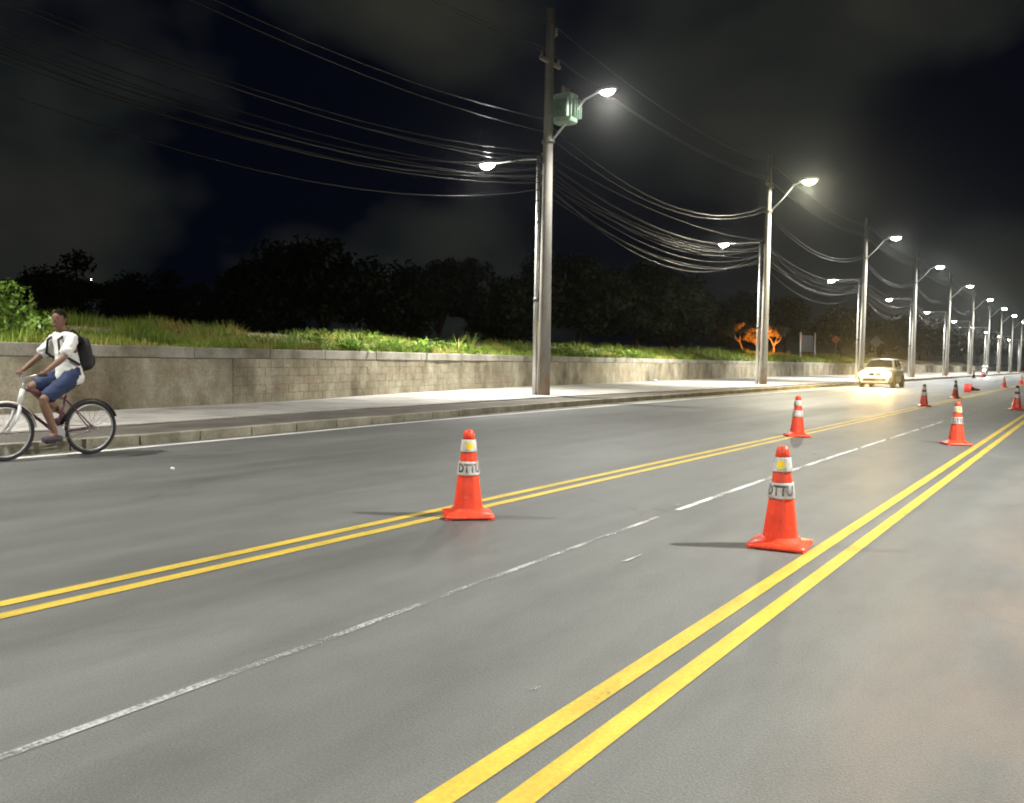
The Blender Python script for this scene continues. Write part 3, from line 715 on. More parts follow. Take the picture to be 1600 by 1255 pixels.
def cone_parts(parent, red='cone_orange', tip=None, mid=None, text=True):
    m = MB()                                   # foot plate with rounded corners and rising skirt
    def sq(h, z, k=.22):
        return [(h*math.copysign(abs(math.cos(a))**k, math.cos(a)), h*math.copysign(abs(math.sin(a))**k, math.sin(a)), z) for a in [2*math.pi*(q+.5)/32 for q in range(32)]]
    def circ(r_, z): return [(r_*math.cos(a), r_*math.sin(a), z) for a in [2*math.pi*(q+.5)/32 for q in range(32)]]
    m.loft([sq(.195, .008), sq(.20, .016), sq(.197, .032), sq(.165, .042, .3), circ(.145, .052), circ(.128, .075)])
    m.build('foot', red, parent)
    for sx in (-1, 1):
        for sy in (-1, 1): MB().box((sx*.165, sy*.165, .006), (.05, .05, .012)).build('pad', red, parent, .003)
    body_rings(.05, .345).build('body', red, parent, .012)
    body_rings(.445, .53).build('body', mid or red, parent, .01)
    m = MB().lathe([(cone_r(.62), .62), (cone_r(.66), .66), (cone_r(.68)-.002, .68), (.034, .694), (.02, .70), (.0001, .702)], 20); m.build('tip', tip or red, parent)
    for z0, z1 in ((.345, .445), (.53, .62)):
        MB().lathe([(cone_r(z0)+.0045, z0-.004), (cone_r(z0)+.0055, z0+.002), (cone_r(z1)+.0055, z1-.002), (cone_r(z1)+.003, z1+.004)], 32).build('reflective_band', 'reflective_white', parent)
    if text:
        mk('lettering', lettering, 'print_black', parent)
        st = MB(); n_ = 16; z0, w_ = .575, .030
        def onc(xx, zz, g=.0066):
            rr_ = cone_r(zz)+g; a = -math.pi/2+xx/rr_; return (rr_*math.cos(a), rr_*math.sin(a), zz)
        st.add([onc(0, z0)]+[onc(w_*q*math.cos(6.283*k/n_), z0+w_*q*math.sin(6.283*k/n_)) for q in (.33, .66, 1) for k in range(n_)], [(0, 1+k, 1+(k+1) % n_) for k in range(n_)] + [(1+q*n_+k, 1+(q+1)*n_+k, 1+(q+1)*n_+(k+1) % n_, 1+q*n_+(k+1) % n_) for q in (0, 1) for k in range(n_)])
        s_ = st.build('sticker', 'sticker_yellow', parent)
        e_ = MB()
        for k in range(3): e_.add([onc(-.014, z0-.012+.011*k, .0074), onc(.014, z0-.012+.011*k, .0074), onc(.014, z0-.008+.011*k, .0074), onc(-.014, z0-.008+.011*k, .0074)], [(0, 1, 2, 3)])
        e_.build('emblem', 'sticker_amber', s_)
CG = 'traffic cones along the double yellow lines'
def cone(x, y, rz, label, red='cone_orange', tip=None, mid=None, text=True, s=1.):
    t = empty('traffic_cone', (x, y, 0), rz); t.scale = (s, s, s); cone_parts(t, red, tip, mid, text); tag(t, label, 'traffic cone', CG); return t
def face(x, y): return math.atan2(y, x) - math.pi/2        # turns the printed side to the road user at the origin
cone(-4.15, 5.55, face(-4.15, 5.55)+R(6)+0, 'large orange cone on the left double yellow line, nearest to the cyclist')
cone(-1.77, 6.0, face(-1.77, 6.0)+R(-10), 'largest orange cone, nearest the camera, beside the right double yellow line')
cone(-4.29, 15.35, face(-4.29, 15.35)+R(15), 'red cone on the left double yellow line, behind the largest cone', s=1.02, text=False)
cone(-1.82, 15.65, face(-1.82, 15.65)+R(20), 'red cone with yellow sticker, second one along the right double yellow line')
cone(-4.42, 29.75, .3, 'dark-tipped red cone just right of the white car and its light pool', 'cone_red', 'cone_black', 'cone_maroon', False)
cone(-4.55, 38.2, .7, 'dark-tipped red cone just left of the toppled cone', 'cone_red', 'cone_black', 'cone_maroon', False, 1.02)
cone(-1.89, 29.7, .2, 'dark-tipped red cone at the right edge, farthest on the right double line', 'cone_red', 'cone_black', 'cone_maroon', False, 1.05)
cone(-4.62, 61.2, .5, 'small far red cone right of the toppled cone', text=False)
cone(-4.5, 74.3, .1, 'farthest red cone on the left double line, at the right edge', text=False)
cone(-14.0+3.2, 105., .4, 'tiny dark red cone by the far kerb, left one of the pair', 'cone_maroon', text=False, s=1.25)
cone(-14.0+3.3, 112.5, .4, 'tiny red cone by the far kerb, right one of the pair', 'cone_red', text=False, s=1.3)
fc = cone(-5.0, 48.3, 0, 'red cone toppled on its side on the left double yellow line', 'cone_red', text=False, s=1.1)
fc.rotation_euler = Matrix.Rotation(R(35), 3, 'Z').to_euler(); 
fc.rotation_mode = 'QUATERNION'
d_ = Vector((.62, .78, -.11)).normalized(); fc.rotation_quaternion = d_.to_track_quat('Z', 'Y'); fc.location = (-5.2, 48.1, .2)

# ------------------------------------------------------------------ white car, lights on
def build_car():
    t = empty('car', (-10.2, 51.4, 0)); tag(t, 'white car with headlights on, driving along the pavement side lane', 'car')
    # local: x across, y toward the rear from the front bumper
    W_ = .89
    def sec(y, zb, zt_, w, wt, crown=.03):
        """half-width w at belt, wt at top, a closed ring of 16 points"""
        zm = zb+(zt_-zb)*.55
        P = [(-w*.86, zb), (-w*.98, zb+.10), (-w, zm), (-w*.985, zm+(zt_-zm)*.45), (-wt, zt_-.02), (-wt*.6, zt_+crown*.7), (0, zt_+crown), (wt*.6, zt_+crown*.7), (wt, zt_-.02), (w*.985, zm+(zt_-zm)*.45), (w, zm), (w*.98, zb+.10), (w*.86, zb), (0, zb)]
        return [(x, y, z) for x, z in P]
    b = MB(); b.loft([sec(0.0, .34, .66, .70, .58, .01), sec(.06, .28, .80, .80, .66, .02), sec(.25, .25, .93, .86, .70), sec(.7, .24, 1.00, .885, .74), sec(1.15, .24, 1.07, W_, .78), sec(1.5, .24, 1.10, W_, .82), sec(2.8, .24, 1.12, W_, .83), sec(3.7, .26, 1.13, .875, .80), sec(4.1, .32, 1.08, .84, .74), sec(4.2, .42, .95, .74, .66)])
    body = b.build('body', 'car_white', t)
    c = MB()
    def ring(y, z, w, lo, wl): return [(-wl, y, lo), (-w, y, z-.05), (-w*.8, y, z), (0, y, z+.025), (w*.8, y, z), (w, y, z-.05), (wl, y, lo)]
    c.loft([ring(1.12, 1.10, .74, 1.04, .78), ring(1.72, 1.56, .63, 1.07, .80), ring(2.0, 1.63, .62, 1.08, .81), ring(3.2, 1.64, .61, 1.09, .80), ring(3.75, 1.58, .59, 1.08, .78), ring(4.0, 1.15, .66, 1.06, .72)])
    c.build('cabin', 'car_white', t)
    def quad(name, P, m, par=t, th=None):
        return MB().add(P, [tuple(range(len(P)))]).build(name, m, par)
    quad('windscreen', [(-.70, 1.115, 1.165), (.70, 1.115, 1.165), (.575, 1.63, 1.56), (.0, 1.60, 1.605), (-.575, 1.63, 1.56)], 'car_glass')
    for s in (-1, 1):
        quad('side_window', [(s*.792, 1.42, 1.14), (s*.805, 2.35, 1.14), (s*.655, 2.35, 1.55), (s*.655, 1.82, 1.53)], 'car_glass')
        quad('side_window', [(s*.805, 2.43, 1.14), (s*.79, 3.45, 1.15), (s*.645, 3.4, 1.53), (s*.655, 2.43, 1.55)], 'car_glass')
        h = MB().ell((s*.63, .04, .775), (.185, .11, .12), 14, 8); h.build('headlight', 'headlamp', t)
        fl = MB().lathe([(.0001, -.02), (.045, -.015), (.05, .02)], 12, (s*.62, .04, .45), 'y').build('fog_light', 'alloy', t)
        mi = MB().ell((s*1.0, 1.42, 1.12), (.11, .06, .075), 10, 6).build('mirror', 'black_plastic', t)
        MB().tube([(s*.86, 1.42, 1.08), (s*.94, 1.42, 1.1)], .025, 6).build('arm', 'black_plastic', mi)
        for yy in (.82, 3.4):
            w = MB().lathe([(.20, -.10), (.29, -.105), (.325, -.08), (.335, 0), (.325, .08), (.29, .105), (.20, .1)], 24, (s*.80, yy, .335), 'x')
            wo = w.build('wheel', 'tyre', t)
            MB().lathe([(.0001, .085), (.06, .09), (.19, .08), (.205, .1), (.205, -.1), (.0001, -.09)], 20, (s*.80, yy, .335), 'x').build('rim', 'alloy', wo)
            ar = MB().lathe([(.35, -.07), (.39, -.075), (.39, .075), (.35, .07)], 24, (s*.842, yy, .35), 'x').build('wheel_arch', 'black_plastic', t)
        sp_ = spot(t, (s*.62, -.09, .75), 5200, (1, .64, .18), 60, (R(73), 0, R(180)), .95, .06, 'headlight_beam')
    for s in (-1, 1): MB().ell((s*.19, .03, .755), (.165, .06, .075), 14, 8).build('grille', 'black_plastic', t)
    MB().box((0, .02, .46), (1.25, .12, .15)).build('air_intake', 'black_plastic', t, .03)
    MB().box((0, -.015, .60), (.40, .02, .13)).build('number_plate', 'plate_white', t, .005)
    MB().box((0, .06, .33), (1.42, .16, .07)).build('bumper_lip', 'car_white', t, .02)
    MB().box((0, 2.1, .26), (1.45, 3.9, .1)).build('underbody', 'black_plastic', t)
    for s in (-1, 1): MB().tube([(s*.58, 1.95, 1.68), (s*.58, 2.1, 1.71), (s*.57, 3.2, 1.71), (s*.57, 3.35, 1.68)], .018, 6).build('roof_rail', 'alloy', t)
    for s in (-1, 1): MB().tube([(s*.1, 1.13, 1.14), (s*.1-.42, 1.25, 1.25)], .01, 5).build('wiper', 'black_plastic', t)
    return t
build_car()

# ------------------------------------------------------------------ skinned figures
def skin(verts, edges, rad, root, sub=2):
    me = bpy.data.meshes.new('sk'); me.from_pydata(verts, edges, []); o = bpy.data.objects.new('sk', me); COL.objects.link(o)
    md = o.modifiers.new('s', 'SKIN'); md.use_smooth_shade = True
    for i, d in enumerate(me.skin_vertices[0].data):
        q = rad[i]; d.radius = (q, q) if not isinstance(q, tuple) else q; d.use_root = i == root
    s2 = o.modifiers.new('u', 'SUBSURF'); s2.levels = sub; s2.render_levels = sub
    dg = bpy.context.evaluated_depsgraph_get(); r_ = bpy.data.meshes.new_from_object(o.evaluated_get(dg)); bpy.data.objects.remove(o); return r_
def chain(spec):
    """spec: dict name -> (pos, radius, parentname)"""
    names = list(spec); ix = {n_: i for i, n_ in enumerate(names)}
    return [spec[n_][0] for n_ in names], [(ix[n_], ix[spec[n_][2]]) for n_ in names if spec[n_][2]], [spec[n_][1] for n_ in names], ix
def merge(name, meshes):
    bm = bmesh.new()
    for me in meshes: bm.from_mesh(me)
    r_ = bpy.data.meshes.new(name); bm.to_mesh(r_); bm.free(); r_.polygons.foreach_set('use_smooth', [True]*len(r_.polygons)); return r_
def head_mesh(c, rot):
    m = MB(); c = Vector(c); o = len(m.v); m.ell((0, 0, 0), (.092, .074, .118), 24, 18)
    for i in range(len(m.v)):
        x, y, z = m.v[i]
        if z < -.02 and x > 0: x += .012*min(1, -z/.08)*(1 if abs(y) < .045 else .5)      # jaw and chin forward
        if z < -.03: y *= 1-.28*min(1, (-z-.03)/.09)
        if x > .05 and .0 < z < .035 and .012 < abs(y) < .05: x -= .010                    # eye sockets
        m.v[i] = (x, y, z)
    m.loft([[(.082, 0, .03), (.084, .008, .028), (.084, -.008, .028)], [(.104, 0, -.012), (.098, .016, -.018), (.098, -.016, -.018)], [(.088, 0, -.03), (.086, .013, -.03), (.086, -.013, -.03)]])
    m.ell((.088, 0, -.055), (.012, .024, .007), 8, 5)
    for s in (-1, 1): m.ell((-.005, s*.077, -.005), (.02, .009, .032), 8, 6)
    m.tube([(-.02, 0, -.16), (-.012, 0, -.06)], [.052, .05], 12)
    m.v = [tuple(rot @ Vector(p) + c) for p in m.v]
    eyes = MB()
    for s in (-1, 1): eyes.ell(tuple(rot @ Vector((.079, s*.031, .018)) + c), (.009, .013, .008), 8, 6)
    hr = MB(); hr.ell((0, 0, 0), (.1, .083, .124), 20, 14)
    hr.v = [(x-.012, y, z+.008 if not (x > .02 and z < .055) else z) for x, y, z in hr.v]
    keep = MB(); hv_ = []
    for p in hr.v: hv_.append(p)
    fs = [q for q in hr.f if sum(hv_[i][2] for i in q)/len(q) > (.05 if sum(hv_[i][0] for i in q)/len(q) > .03 else (-.005 if sum(hv_[i][0] for i in q)/len(q) > -.03 else -.07))]
    keep.v = [tuple(rot @ Vector(p) + c) for p in hv_]; keep.f = fs; keep.sm = [True]*len(fs)
    return m, eyes, keep
def fingers(wrist, palm, grip, side):
    """five bent fingers closing over a bar that runs across (local y)"""
    m = MB(); wrist = Vector(wrist); palm = Vector(palm); fwd = (palm-wrist).normalized()
    for k in range(4):
        y = (k-1.5)*.021; L_ = (.9, 1., .96, .78)[k]
        b = palm + Vector((0, y, .0)) - fwd*.005
        p1 = b + Vector((.032*L_, 0, .004)); p2 = p1 + Vector((.014, 0, -.028*L_)); p3 = p2 + Vector((-.022, 0, -.018*L_))
        m.tube([b, p1, p2, p3], [.0105, .0095, .0088, .007], 7)
    b = palm + Vector((-.02, -side*.032, -.004)); m.tube([b, b+Vector((.022, -side*.014, -.012)), b+Vector((.044, -side*.004, -.03))], [.011, .010, .008], 7)
    return m
def crumple(me, amp, sc_):
    me.calc_loop_triangles() if False else None
    n_ = [v.normal.copy() for v in me.vertices]
    for v, nn in zip(me.vertices, n_):
        q = v.co*sc_; k = mnoise.noise(Vector((q.x*1.0, q.y*1.0, q.z*1.8))) + .6*mnoise.noise(q*2.3+Vector((5, 1, 2)))
        v.co += nn*amp*k
    return me
def rider(parent, P, shirt='shirt_white', shorts='denim', sleeve=.9):
    """P: joint positions, x forward, y left, z up"""
    V3 = lambda q: tuple(q)
    lerp = lambda a, b, t: tuple(Vector(a).lerp(Vector(b), t))
    pe, ch, nk, hd = P['pelvis'], P['chest'], P['neck'], P['head']
    sp = {'pelvis': (pe, (.135, .125), None), 'waist': (lerp(pe, ch, .5), (.125, .11), 'pelvis'), 'chest': (ch, (.15, .125), 'waist'), 'collar': (lerp(ch, nk, .62), (.10, .085), 'chest'), 'neck': (nk, .053, 'collar'), 'skull': (lerp(nk, hd, .6), .055, 'neck')}
    for s, q in ((1, 'l'), (-1, 'r')):
        sh, el, wr, pm = P['sh'+q], P['el'+q], P['wr'+q], P['pm'+q]
        sp['sh'+q] = (sh, .062, 'collar'); sp['ua'+q] = (lerp(sh, el, .4), .05, 'sh'+q); sp['el'+q] = (el, .04, 'ua'+q); sp['fa'+q] = (lerp(el, wr, .35), .04, 'el'+q)
        sp['wr'+q] = (wr, .027, 'fa'+q); sp['pm'+q] = (pm, (.036, .02), 'wr'+q)
        hp, kn, an, to = P['hp'+q], P['kn'+q], P['an'+q], P['to'+q]
        sp['hp'+q] = (hp, .098, 'pelvis'); sp['th'+q] = (lerp(hp, kn, .5), .08, 'hp'+q); sp['kn'+q] = (kn, .057, 'th'+q); sp['ca'+q] = (lerp(kn, an, .35), .056, 'kn'+q); sp['an'+q] = (an, .036, 'ca'+q); sp['to'+q] = (to, .034, 'an'+q)
    v, e_, rd, ix = chain(sp); bm_ = skin(v, e_, rd, ix['pelvis'])
    rot = Matrix.Rotation(P.get('turn', 0), 3, 'Z') @ Matrix.Rotation(P.get('nod', 0), 3, 'Y')
    hm, ey, hr = head_mesh(hd, rot)
    parts = [bm_, hm.mesh('h')] + [fingers(P['wr'+q], P['pm'+q], None, s).mesh('f') for s, q in ((1, 'l'), (-1, 'r'))]
    body = mk('body', merge('body', parts), 'skin', parent)
    ey.build('eyes', 'eye', body); hr.build('hair', 'hair', parent)
    g = .016
    sp2 = {'hem': (lerp(pe, ch, -.42), (.185+g, .17+g), None), 'pelvis': (lerp(pe, ch, .02), (.165+g, .155+g), 'hem'), 'waist': (lerp(pe, ch, .5), (.13+g, .12+g), 'pelvis'), 'chest': (ch, (.15+g, .128+g), 'waist'), 'collar': (lerp(ch, nk, .6), (.10+g, .085+g), 'chest'), 'neckline': (lerp(ch, nk, .82), .068, 'collar')}
    for q in 'lr':
        sh, el = P['sh'+q], P['el'+q]; sp2['sh'+q] = (sh, .062+g, 'collar'); sp2['ua'+q] = (lerp(sh, el, .4), .06+g, 'sh'+q); sp2['sl'+q] = (lerp(sh, el, sleeve), .058+g, 'ua'+q)
    v, e_, rd, ix = chain(sp2); mk('shirt', crumple(skin(v, e_, rd, ix['hem'], 3), .013, 13), shirt, parent)
    sp3 = {'waist': (lerp(pe, ch, .5), (.132+g*.5, .118+g*.5), None), 'pelvis': (pe, (.137+g, .13+g), 'waist')}
    for q in 'lr':
        hp, kn = P['hp'+q], P['kn'+q]; sp3['hp'+q] = (hp, .098+g, 'pelvis'); sp3['th'+q] = (lerp(hp, kn, .5), .086+g, 'hp'+q); sp3['hem'+q] = (lerp(hp, kn, .93), .074+g, 'th'+q)
    v, e_, rd, ix = chain(sp3); mk('shorts', crumple(skin(v, e_, rd, ix['waist'], 3), .009, 15), shorts, parent)
    for q in 'lr':
        an, to = Vector(P['an'+q]), Vector(P['to'+q]); d = (to-an); d.z = 0; d.normalize(); heel = an - d*.07 + Vector((0, 0, -.06)); tip_ = to + d*.06
        sh_ = MB().tube([heel, an+Vector((0, 0, -.05)), to+Vector((0, 0, -.012)), tip_+Vector((0, 0, -.012))], [.036, .046, .046, .03], 12); sh_.build('shoe', 'shoe_dark', parent)

# ------------------------------------------------------------------ bicycle and cyclist
bk = empty('bicycle', (-10.42, 5.51, 0), R(-90)); tag(bk, 'bicycle with white fork and dark frame ridden along the pavement edge', 'bicycle')
RH, FH = (-.51, 0, .335), (.52, 0, .335); BB = (-.07, 0, .29); ST = (-.2, 0, .74); HT0, HT1 = (.36, 0, .66), (.315, 0, .83)
for hub, nm in ((RH, 'wheel'), (FH, 'wheel')):
    m = MB()
    for k in range(33): pass
    m.tube([(hub[0]+.315*math.cos(a), 0, hub[2]+.315*math.sin(a)) for a in [2*math.pi*k/36 for k in range(37)]], .0215, 8, cap=False)
    wh = m.build('wheel', 'rubber_black', bk)
    MB().tube([(hub[0]+.285*math.cos(a), 0, hub[2]+.285*math.sin(a)) for a in [2*math.pi*k/36 for k in range(37)]], .011, 6, cap=False).build('rim', 'alloy', wh)
    s_ = MB()
    for k in range(28):
        a = 2*math.pi*k/28; s_.tube([(hub[0]+.02*math.cos(a+.9*(-1)**k), .025*(-1)**k, hub[2]+.02*math.sin(a+.9*(-1)**k)), (hub[0]+.28*math.cos(a), 0, hub[2]+.28*math.sin(a))], .0016, 4, cap=False)
    s_.build('spokes', 'chrome', wh); MB().lathe([(.012, -.05), (.022, -.045), (.016, 0), (.022, .045), (.012, .05)], 10, hub, 'y').build('hub', 'alloy', wh)
fr = MB(); fr.tube([BB, ST], .017, 8).tube([BB, HT0], .019, 8).tube([(ST[0]+.01, 0, .7), HT1], .016, 8)
for s in (-1, 1): fr.tube([BB, (RH[0], s*.06, RH[2])], .010, 6).tube([(ST[0], 0, .69), (RH[0], s*.06, RH[2])], .008, 6)
fr.build('frame', 'bike_maroon', bk)
hm = MB(); hm.tube([HT0, HT1], .028, 10); hm.tube([HT1, (.30, 0, .93)], .015, 8)
for s in (-1, 1): hm.tube([(HT0[0]+.005, s*.01, .645), (.38, s*.055, .60), (.42, s*.06, .48), (FH[0], s*.055, FH[2])], [.02, .022, .02, .013], 8)
hm.build('fork', 'bike_white', bk)
mg = MB()
for s_, hub in ((1, FH), (1, RH)):
    rings = []
    a0, a1 = (R(40), R(175)) if hub is FH else (R(20), R(160))
    for k in range(13):
        a = a0+(a1-a0)*k/12; rings.append([(hub[0]+rr_*math.cos(a), yy, hub[2]+rr_*math.sin(a)) for rr_, yy in ((.35, -.03), (.365, -.015), (.365, .015), (.35, .03))])
    MB().loft(rings, closed=False, cap=False).build('mudguard', 'bike_white' if hub is FH else 'rubber_black', bk)
hb = MB(); hb.tube([(.20, -.31, 1.0), (.26, -.2, 1.0), (.31, -.06, .965), (.31, .06, .965), (.26, .2, 1.0), (.20, .31, 1.0)], .0125, 8).tube([(.30, 0, .9), (.31, 0, .965)], .018, 8)
h_ = hb.build('handlebar', 'chrome', bk)
for s in (-1, 1):
    MB().tube([(.20, s*.315, 1.0), (.245, s*.225, 1.0)], .0175, 8).build('grip', 'rubber_black', h_)
    MB().tube([(.27, s*.2, .985), (.29, s*.29, .965)], .006, 6).build('brake_lever', 'chrome', h_)
MB().tube([ST, (-.225, 0, .86)], .013, 8).build('seat_post', 'alloy', bk)
sd = MB(); sd.loft([[(x, wd*math.cos(a), .885+.028*math.sin(a)) for a in [2*math.pi*k/12 for k in range(12)]] for x, wd in ((-.36, .03), (-.34, .07), (-.28, .085), (-.2, .055), (-.1, .025), (-.06, .012))]); sd.build('saddle', 'rubber_black', bk)
cr = MB(); cr.lathe([(.085, -.004), (.09, 0), (.085, .004)], 24, (BB[0], .05, BB[2]), 'y'); crk = cr.build('chainring', 'alloy', bk)
ca_ = R(-35); pl = (BB[0]+.17*math.cos(ca_), .075, BB[2]+.17*math.sin(ca_)); pr = (BB[0]-.17*math.cos(ca_), -.075, BB[2]-.17*math.sin(ca_))
MB().tube([(BB[0], .075, BB[2]), pl], .011, 6).tube([(BB[0], -.075, BB[2]), pr], .011, 6).tube([(BB[0], -.08, BB[2]), (BB[0], .08, BB[2])], .018, 8).build('crank', 'alloy', crk)
for p, s in ((pl, 1), (pr, -1)): MB().box((p[0], p[1]+s*.055, p[2]), (.09, .09, .022)).build('pedal', 'rubber_black', crk, .004)
cc = MB(); cc.tube([(BB[0], .05, BB[2]+.088), (RH[0], .05, RH[2]+.035), (RH[0]-.035, .05, RH[2]), (RH[0], .05, RH[2]-.035), (BB[0], .05, BB[2]-.088)], .005, 5, cap=False); cc.build('chain', 'steel_bracket', bk)

pn = empty('person', (-10.42, 5.51, 0), R(-90)); tag(pn, 'cyclist in white t-shirt and blue shorts wearing a black backpack', 'person')
rider(pn, dict(pelvis=(-.24, 0, .99), chest=(-.20, 0, 1.34), neck=(-.165, 0, 1.535), head=(-.12, 0, 1.665), nod=R(5), turn=R(32),
    shl=(-.185, .19, 1.44), ell=(-.01, .285, 1.20), wrl=(.17, .27, 1.055), pml=(.20, .268, 1.03),
    shr=(-.185, -.19, 1.44), elr=(-.01, -.285, 1.20), wrr=(.17, -.27, 1.055), pmr=(.20, -.268, 1.03),
    hpl=(-.22, .09, .95), knl=(.15, .115, .70), anl=(.0, .125, .29), tol=(pl[0]+.03, .13, pl[2]+.05),
    hpr=(-.22, -.09, .95), knr=(.19, -.115, .86), anr=(-.24, -.125, .50), tor=(pr[0]+.03, -.13, pr[2]+.05)))
# backpack worn on the back
bp = empty('backpack', (-10.42, 5.51, 0), R(-90)); tag(bp, 'black backpack on the back of the cyclist', 'backpack')
rings = []
for t, wd, dp in ((-.20, .10, .05), (-.185, .145, .085), (-.1, .16, .105), (.06, .155, .095), (.17, .135, .07), (.205, .08, .035)):
    c = Vector((-.415, 0, 1.255)) + Vector((.12, 0, .99))*t
    rings.append([tuple(c + Vector((-.85*dp*math.sin(a)*1.0, 0, .3*dp*math.sin(a))) + Vector((0, wd*math.cos(a), 0))) for a in [2*math.pi*k/20 for k in range(20)]])
MB().loft(rings).build('bag', 'backpack_black', bp)
pk = MB().ell((-.505, 0, 1.17), (.04, .11, .09), 12, 8).build('front_pocket', 'backpack_black', bp)
for s in (-1, 1): MB().tube([(-.36, s*.085, 1.43), (-.22, s*.115, 1.545), (-.045, s*.12, 1.42), (-.045, s*.15, 1.26), (-.28, s*.175, 1.12)], [.016]*5, 6).build('strap', 'backpack_black', bp)

# ------------------------------------------------------------------ far motorcycle with its headlight on
mc = empty('motorcycle', (-10.9, 116.5, 0)); tag(mc, 'far oncoming motorcycle with glaring white headlight', 'motorcycle')
for y in (0, 1.3):
    w_ = MB().lathe([(.2, -.05), (.29, -.05), (.31, 0), (.29, .05), (.2, .05)], 20, (0, y, .31), 'x').build('wheel', 'tyre', mc)
    MB().lathe([(.0001, -.03), (.2, -.04), (.2, .04), (.0001, .03)], 16, (0, y, .31), 'x').build('rim', 'alloy', w_)
MB().loft([[(wd*math.cos(a), y, z+h*math.sin(a)) for a in [2*math.pi*k/12 for k in range(12)]] for y, z, wd, h in ((.25, .8, .05, .05), (.4, .82, .14, .13), (.7, .8, .15, .12), (1.0, .78, .13, .06), (1.5, .85, .08, .04))]).build('tank_and_seat', 'cone_maroon', mc)
MB().box((0, .65, .5), (.28, .5, .32)).build('engine', 'steel_bracket', mc, .03)
fk = MB()
for s in (-1, 1): fk.tube([(s*.09, 0, .31), (s*.09, .25, .95)], .025, 8)
fk.build('fork', 'chrome', mc); MB().tube([(-.38, .38, 1.06), (-.12, .26, 1.0), (.12, .26, 1.0), (.38, .38, 1.06)], .014, 6).build('handlebar', 'chrome', mc)
MB().loft([[(.16*math.cos(a)*k_, .14+y, .9+.17*math.sin(a)*k_) for a in [2*math.pi*q/16 for q in range(16)]] for y, k_ in ((-.03, .8), (0, 1.), (.12, .9), (.2, .4))]).build('fairing', 'car_white', mc)
MB().ell((0, .09, .9), (.12, .05, .11), 14, 8).build('headlight', 'moto_lamp', mc)
spot(mc, (0, .0, .9), 900, (.95, 1, .93), 80, (R(80), 0, R(180)), .8, .05, 'headlight_beam')
p2 = empty('person', (-10.9, 117.3, 0), R(-90)); tag(p2, 'rider in pale shirt on the far motorcycle behind its headlight', 'person')
rider(p2, dict(pelvis=(-.25, 0, .93), chest=(-.14, 0, 1.28), neck=(-.06, 0, 1.46), head=(-.01, 0, 1.58),
    shl=(-.10, .19, 1.38), ell=(.12, .3, 1.2), wrl=(.34, .33, 1.09), pml=(.40, .33, 1.08), shr=(-.10, -.19, 1.38), elr=(.12, -.3, 1.2), wrr=(.34, -.33, 1.09), pmr=(.40, -.33, 1.08),
    hpl=(-.22, .1, .9), knl=(.2, .22, .8), anl=(.0, .2, .36), tol=(.14, .2, .3), hpr=(-.22, -.1, .9), knr=(.2, -.22, .8), anr=(.0, -.2, .36), tor=(.14, -.2, .3)))

# ------------------------------------------------------------------ signs beyond the wall
zg = bank_z(-25, 90)
s = empty('road_sign', (-25, 92.3, zg)); tag(s, 'dark panel between two white posts behind the wall, right of orange trees', 'sign')
for y, h in ((-2.75, 2.85), (2.75, 2.95)): MB().tube([(0, y, -.3), (0, y, h)], .085, 10).build('post', 'sign_post', s)
MB().box((-.1, 0, 1.75), (.05, 5.3, 1.7)).build('panel', 'sign_back', s, .01)
for z in (1.2, 2.2): MB().box((-.055, 0, z), (.04, 5.4, .06)).build('rail', 'sign_back', s)
def diamond(x, y, zb, zc, hs, m, lab):
    t = empty('warning_sign', (x, y, zb), R(20)); tag(t, lab, 'sign')
    MB().tube([(0, 0, -.3), (0, 0, zc-zb+hs*.9)], .04, 8).build('post', 'sign_post', t)
    MB().add([(0, -.04, -hs), (hs, -.04, 0), (0, -.04, hs), (-hs, -.04, 0), (0, -.06, -hs), (hs, -.06, 0), (0, -.06, hs), (-hs, -.06, 0)], [(0, 1, 2, 3), (7, 6, 5, 4), (0, 4, 5, 1), (1, 5, 6, 2), (2, 6, 7, 3), (3, 7, 4, 0)]).build('plate', m, t, loc=(0, 0, zc-zb))
diamond(-28, 116.5, bank_z(-28, 116.5), 4.5, .55, 'sign_orange', 'small orange diamond sign left of the third concrete pole')
mat('sign_grey', (.15, .155, .16), .6, .2)
diamond(-25, 125.9, bank_z(-25, 125.9), 4.45, .8, 'sign_grey', 'grey diamond sign on a post just behind the white car')

# ------------------------------------------------------------------ orange lit trees
def gnarly(seed, h):
    rr = random.Random(seed); rng = np.random.default_rng(seed); m = MB(); cl = []
    def grow(p, d, L_, r_, lv):
        pts = [p]; q = Vector(p); dd = Vector(d)
        for k in range(3):
            dd = (dd + Vector((rr.gauss(0, .22), rr.gauss(0, .22), rr.gauss(.05, .1)))).normalized(); q = q + dd*L_/3; pts.append(q.copy())
        m.tube(pts, [r_, r_*.85, r_*.72, r_*.6], 7)
        if lv >= 2: cl.append((q.x, q.y, q.z, .34, .34, .26))
        if lv < 3:
            for k in range(3 if lv else 3):
                a = rr.uniform(0, 6.28); grow(q, (dd + Vector((math.cos(a), math.sin(a), .25))*.85).normalized(), L_*.66, r_*.6, lv+1)
    grow(Vector((0, 0, -.2)), Vector((rr.uniform(-.2, .2), rr.uniform(-.2, .2), 1)), h*.42, h*.035, 0)
    V, F = leaves(cl, 95, .115, rng); return m.mesh('trunk'), npmesh('crown', V, F)
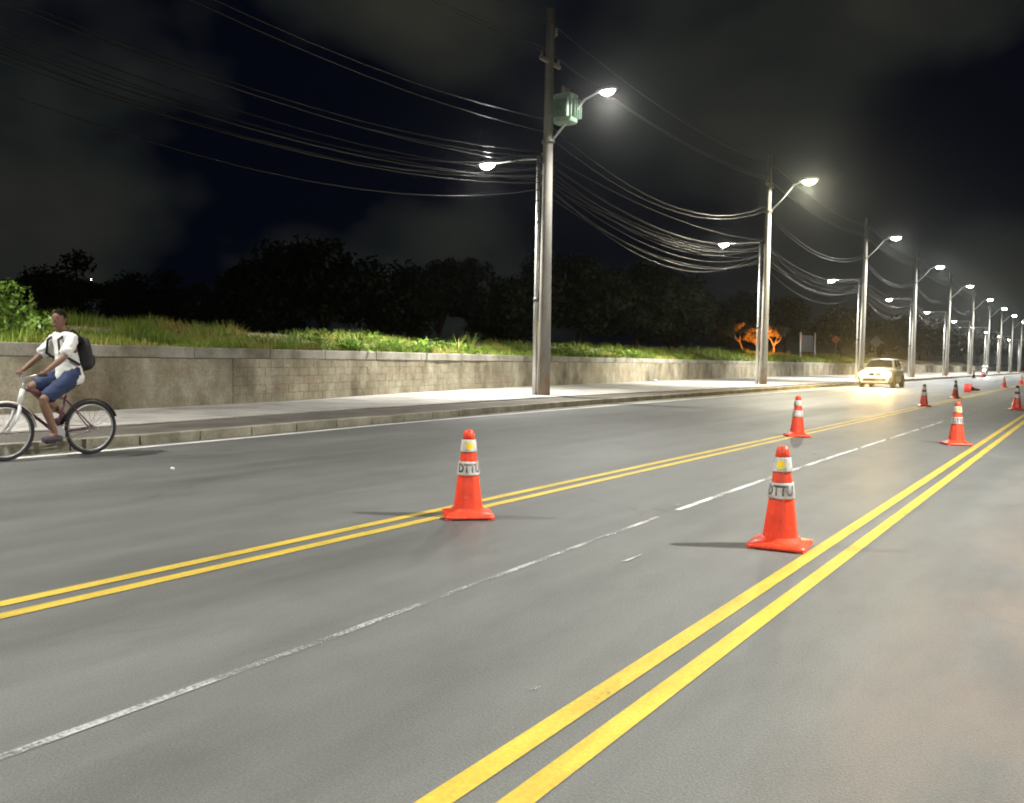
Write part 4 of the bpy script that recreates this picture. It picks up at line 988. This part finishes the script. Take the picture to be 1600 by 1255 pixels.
for k, (x, y, h, lab) in enumerate(((-28.7, 83.4, 3.4, 'left one of the small trees lit orange at night, left of the second pole'), (-26.8, 82.2, 2.9, 'small orange lit tree half hidden behind the second pole'), (-24.7, 80.0, 3.5, 'small forked tree lit orange, right of the second pole'))):
    t = empty('small_tree', (x, y, bank_z(x, y)), k*1.3); tag(t, lab, 'tree', 'small trees lit orange')
    a, b = gnarly(91+k, h); mk('trunk', a, 'pale_bark', t); mk('crown', b, 'dry_leaf', t)
fx, fy = -23.7, 72.5; fz = bank_z(fx, fy) + .75
fl = empty('floodlight', (fx, fy, fz)); tag(fl, 'small floodlight on a short post in the grass before the orange lit trees', 'floodlight')
MB().box((0, 0, .1), (.22, .12, .16)).build('housing', 'black_plastic', fl, .01); MB().box((0, .066, .11), (.18, .01, .12)).build('lens', 'sodium_lens', fl)
MB().tube([(0, 0, -.95), (0, 0, .05)], .02, 6).build('spike', 'steel_bracket', fl)
fs = spot(fl, (-.03, .12, .14), 19000, (1, .29, .025), 28, (0, 0, 0), .5, .05, 'floodlight_beam')
fs.rotation_mode = 'QUATERNION'; fs.rotation_quaternion = Vector((-2.7, 9.3, 1.5)).to_track_quat('-Z', 'Y')

# ------------------------------------------------------------------ small things
fl2 = empty('far_lamp', (-145, 84.1, 1.)); tag(fl2, 'tiny far white lamp above the dark trees at left', 'lamp')
MB().tube([(0, 0, -1), (0, 0, 12.8)], [.12, .07], 8).build('post', 'galvanised', fl2); MB().ell((0, 0, 12.95), (.1, .1, .1), 12, 8).build('lens', 'lens_white', fl2)
def litter(x, y, z, s, lab):
    m = MB().ell((0, 0, s*.5), (s, s*.7, s*.5), 9, 6)
    m.v = [(a+random.uniform(-.2, .2)*s, b+random.uniform(-.2, .2)*s, max(0, c+random.uniform(-.2, .2)*s)) for a, b, c in m.v]; m.sm = [False]*len(m.sm)
    o = m.build('litter', 'litter', None, loc=(x, y, z)); tag(o, lab, 'litter')
litter(-8.36, 5.76, .0, .03, 'tiny white scrap on the asphalt right of the bicycle')
litter(wallX(44)+.5, 44.0, KZ+.03, .11, 'white scrap of litter on the pavement at the wall foot')

# ------------------------------------------------------------------ haze volume added round everything for lens-like lamp glow
hz = MB().box((-60, 900, 9.4), (2000, 2200, 21.2)).build('added_haze', None); hz['kind'] = 'stuff'; hz['label'] = 'thin haze added for the glow round the lamps'
hm_ = bpy.data.materials.new('added_haze'); hm_.use_nodes = True; ht = hm_.node_tree; ht.nodes.clear()
ho = ht.nodes.new('ShaderNodeOutputMaterial'); pv = ht.nodes.new('ShaderNodeVolumePrincipled')
pv.inputs['Color'].default_value = (.9, .95, .92, 1); pv.inputs['Density'].default_value = .00036; pv.inputs['Anisotropy'].default_value = .93
ht.links.new(pv.outputs[0], ho.inputs['Volume']); hz.data.materials.append(hm_)
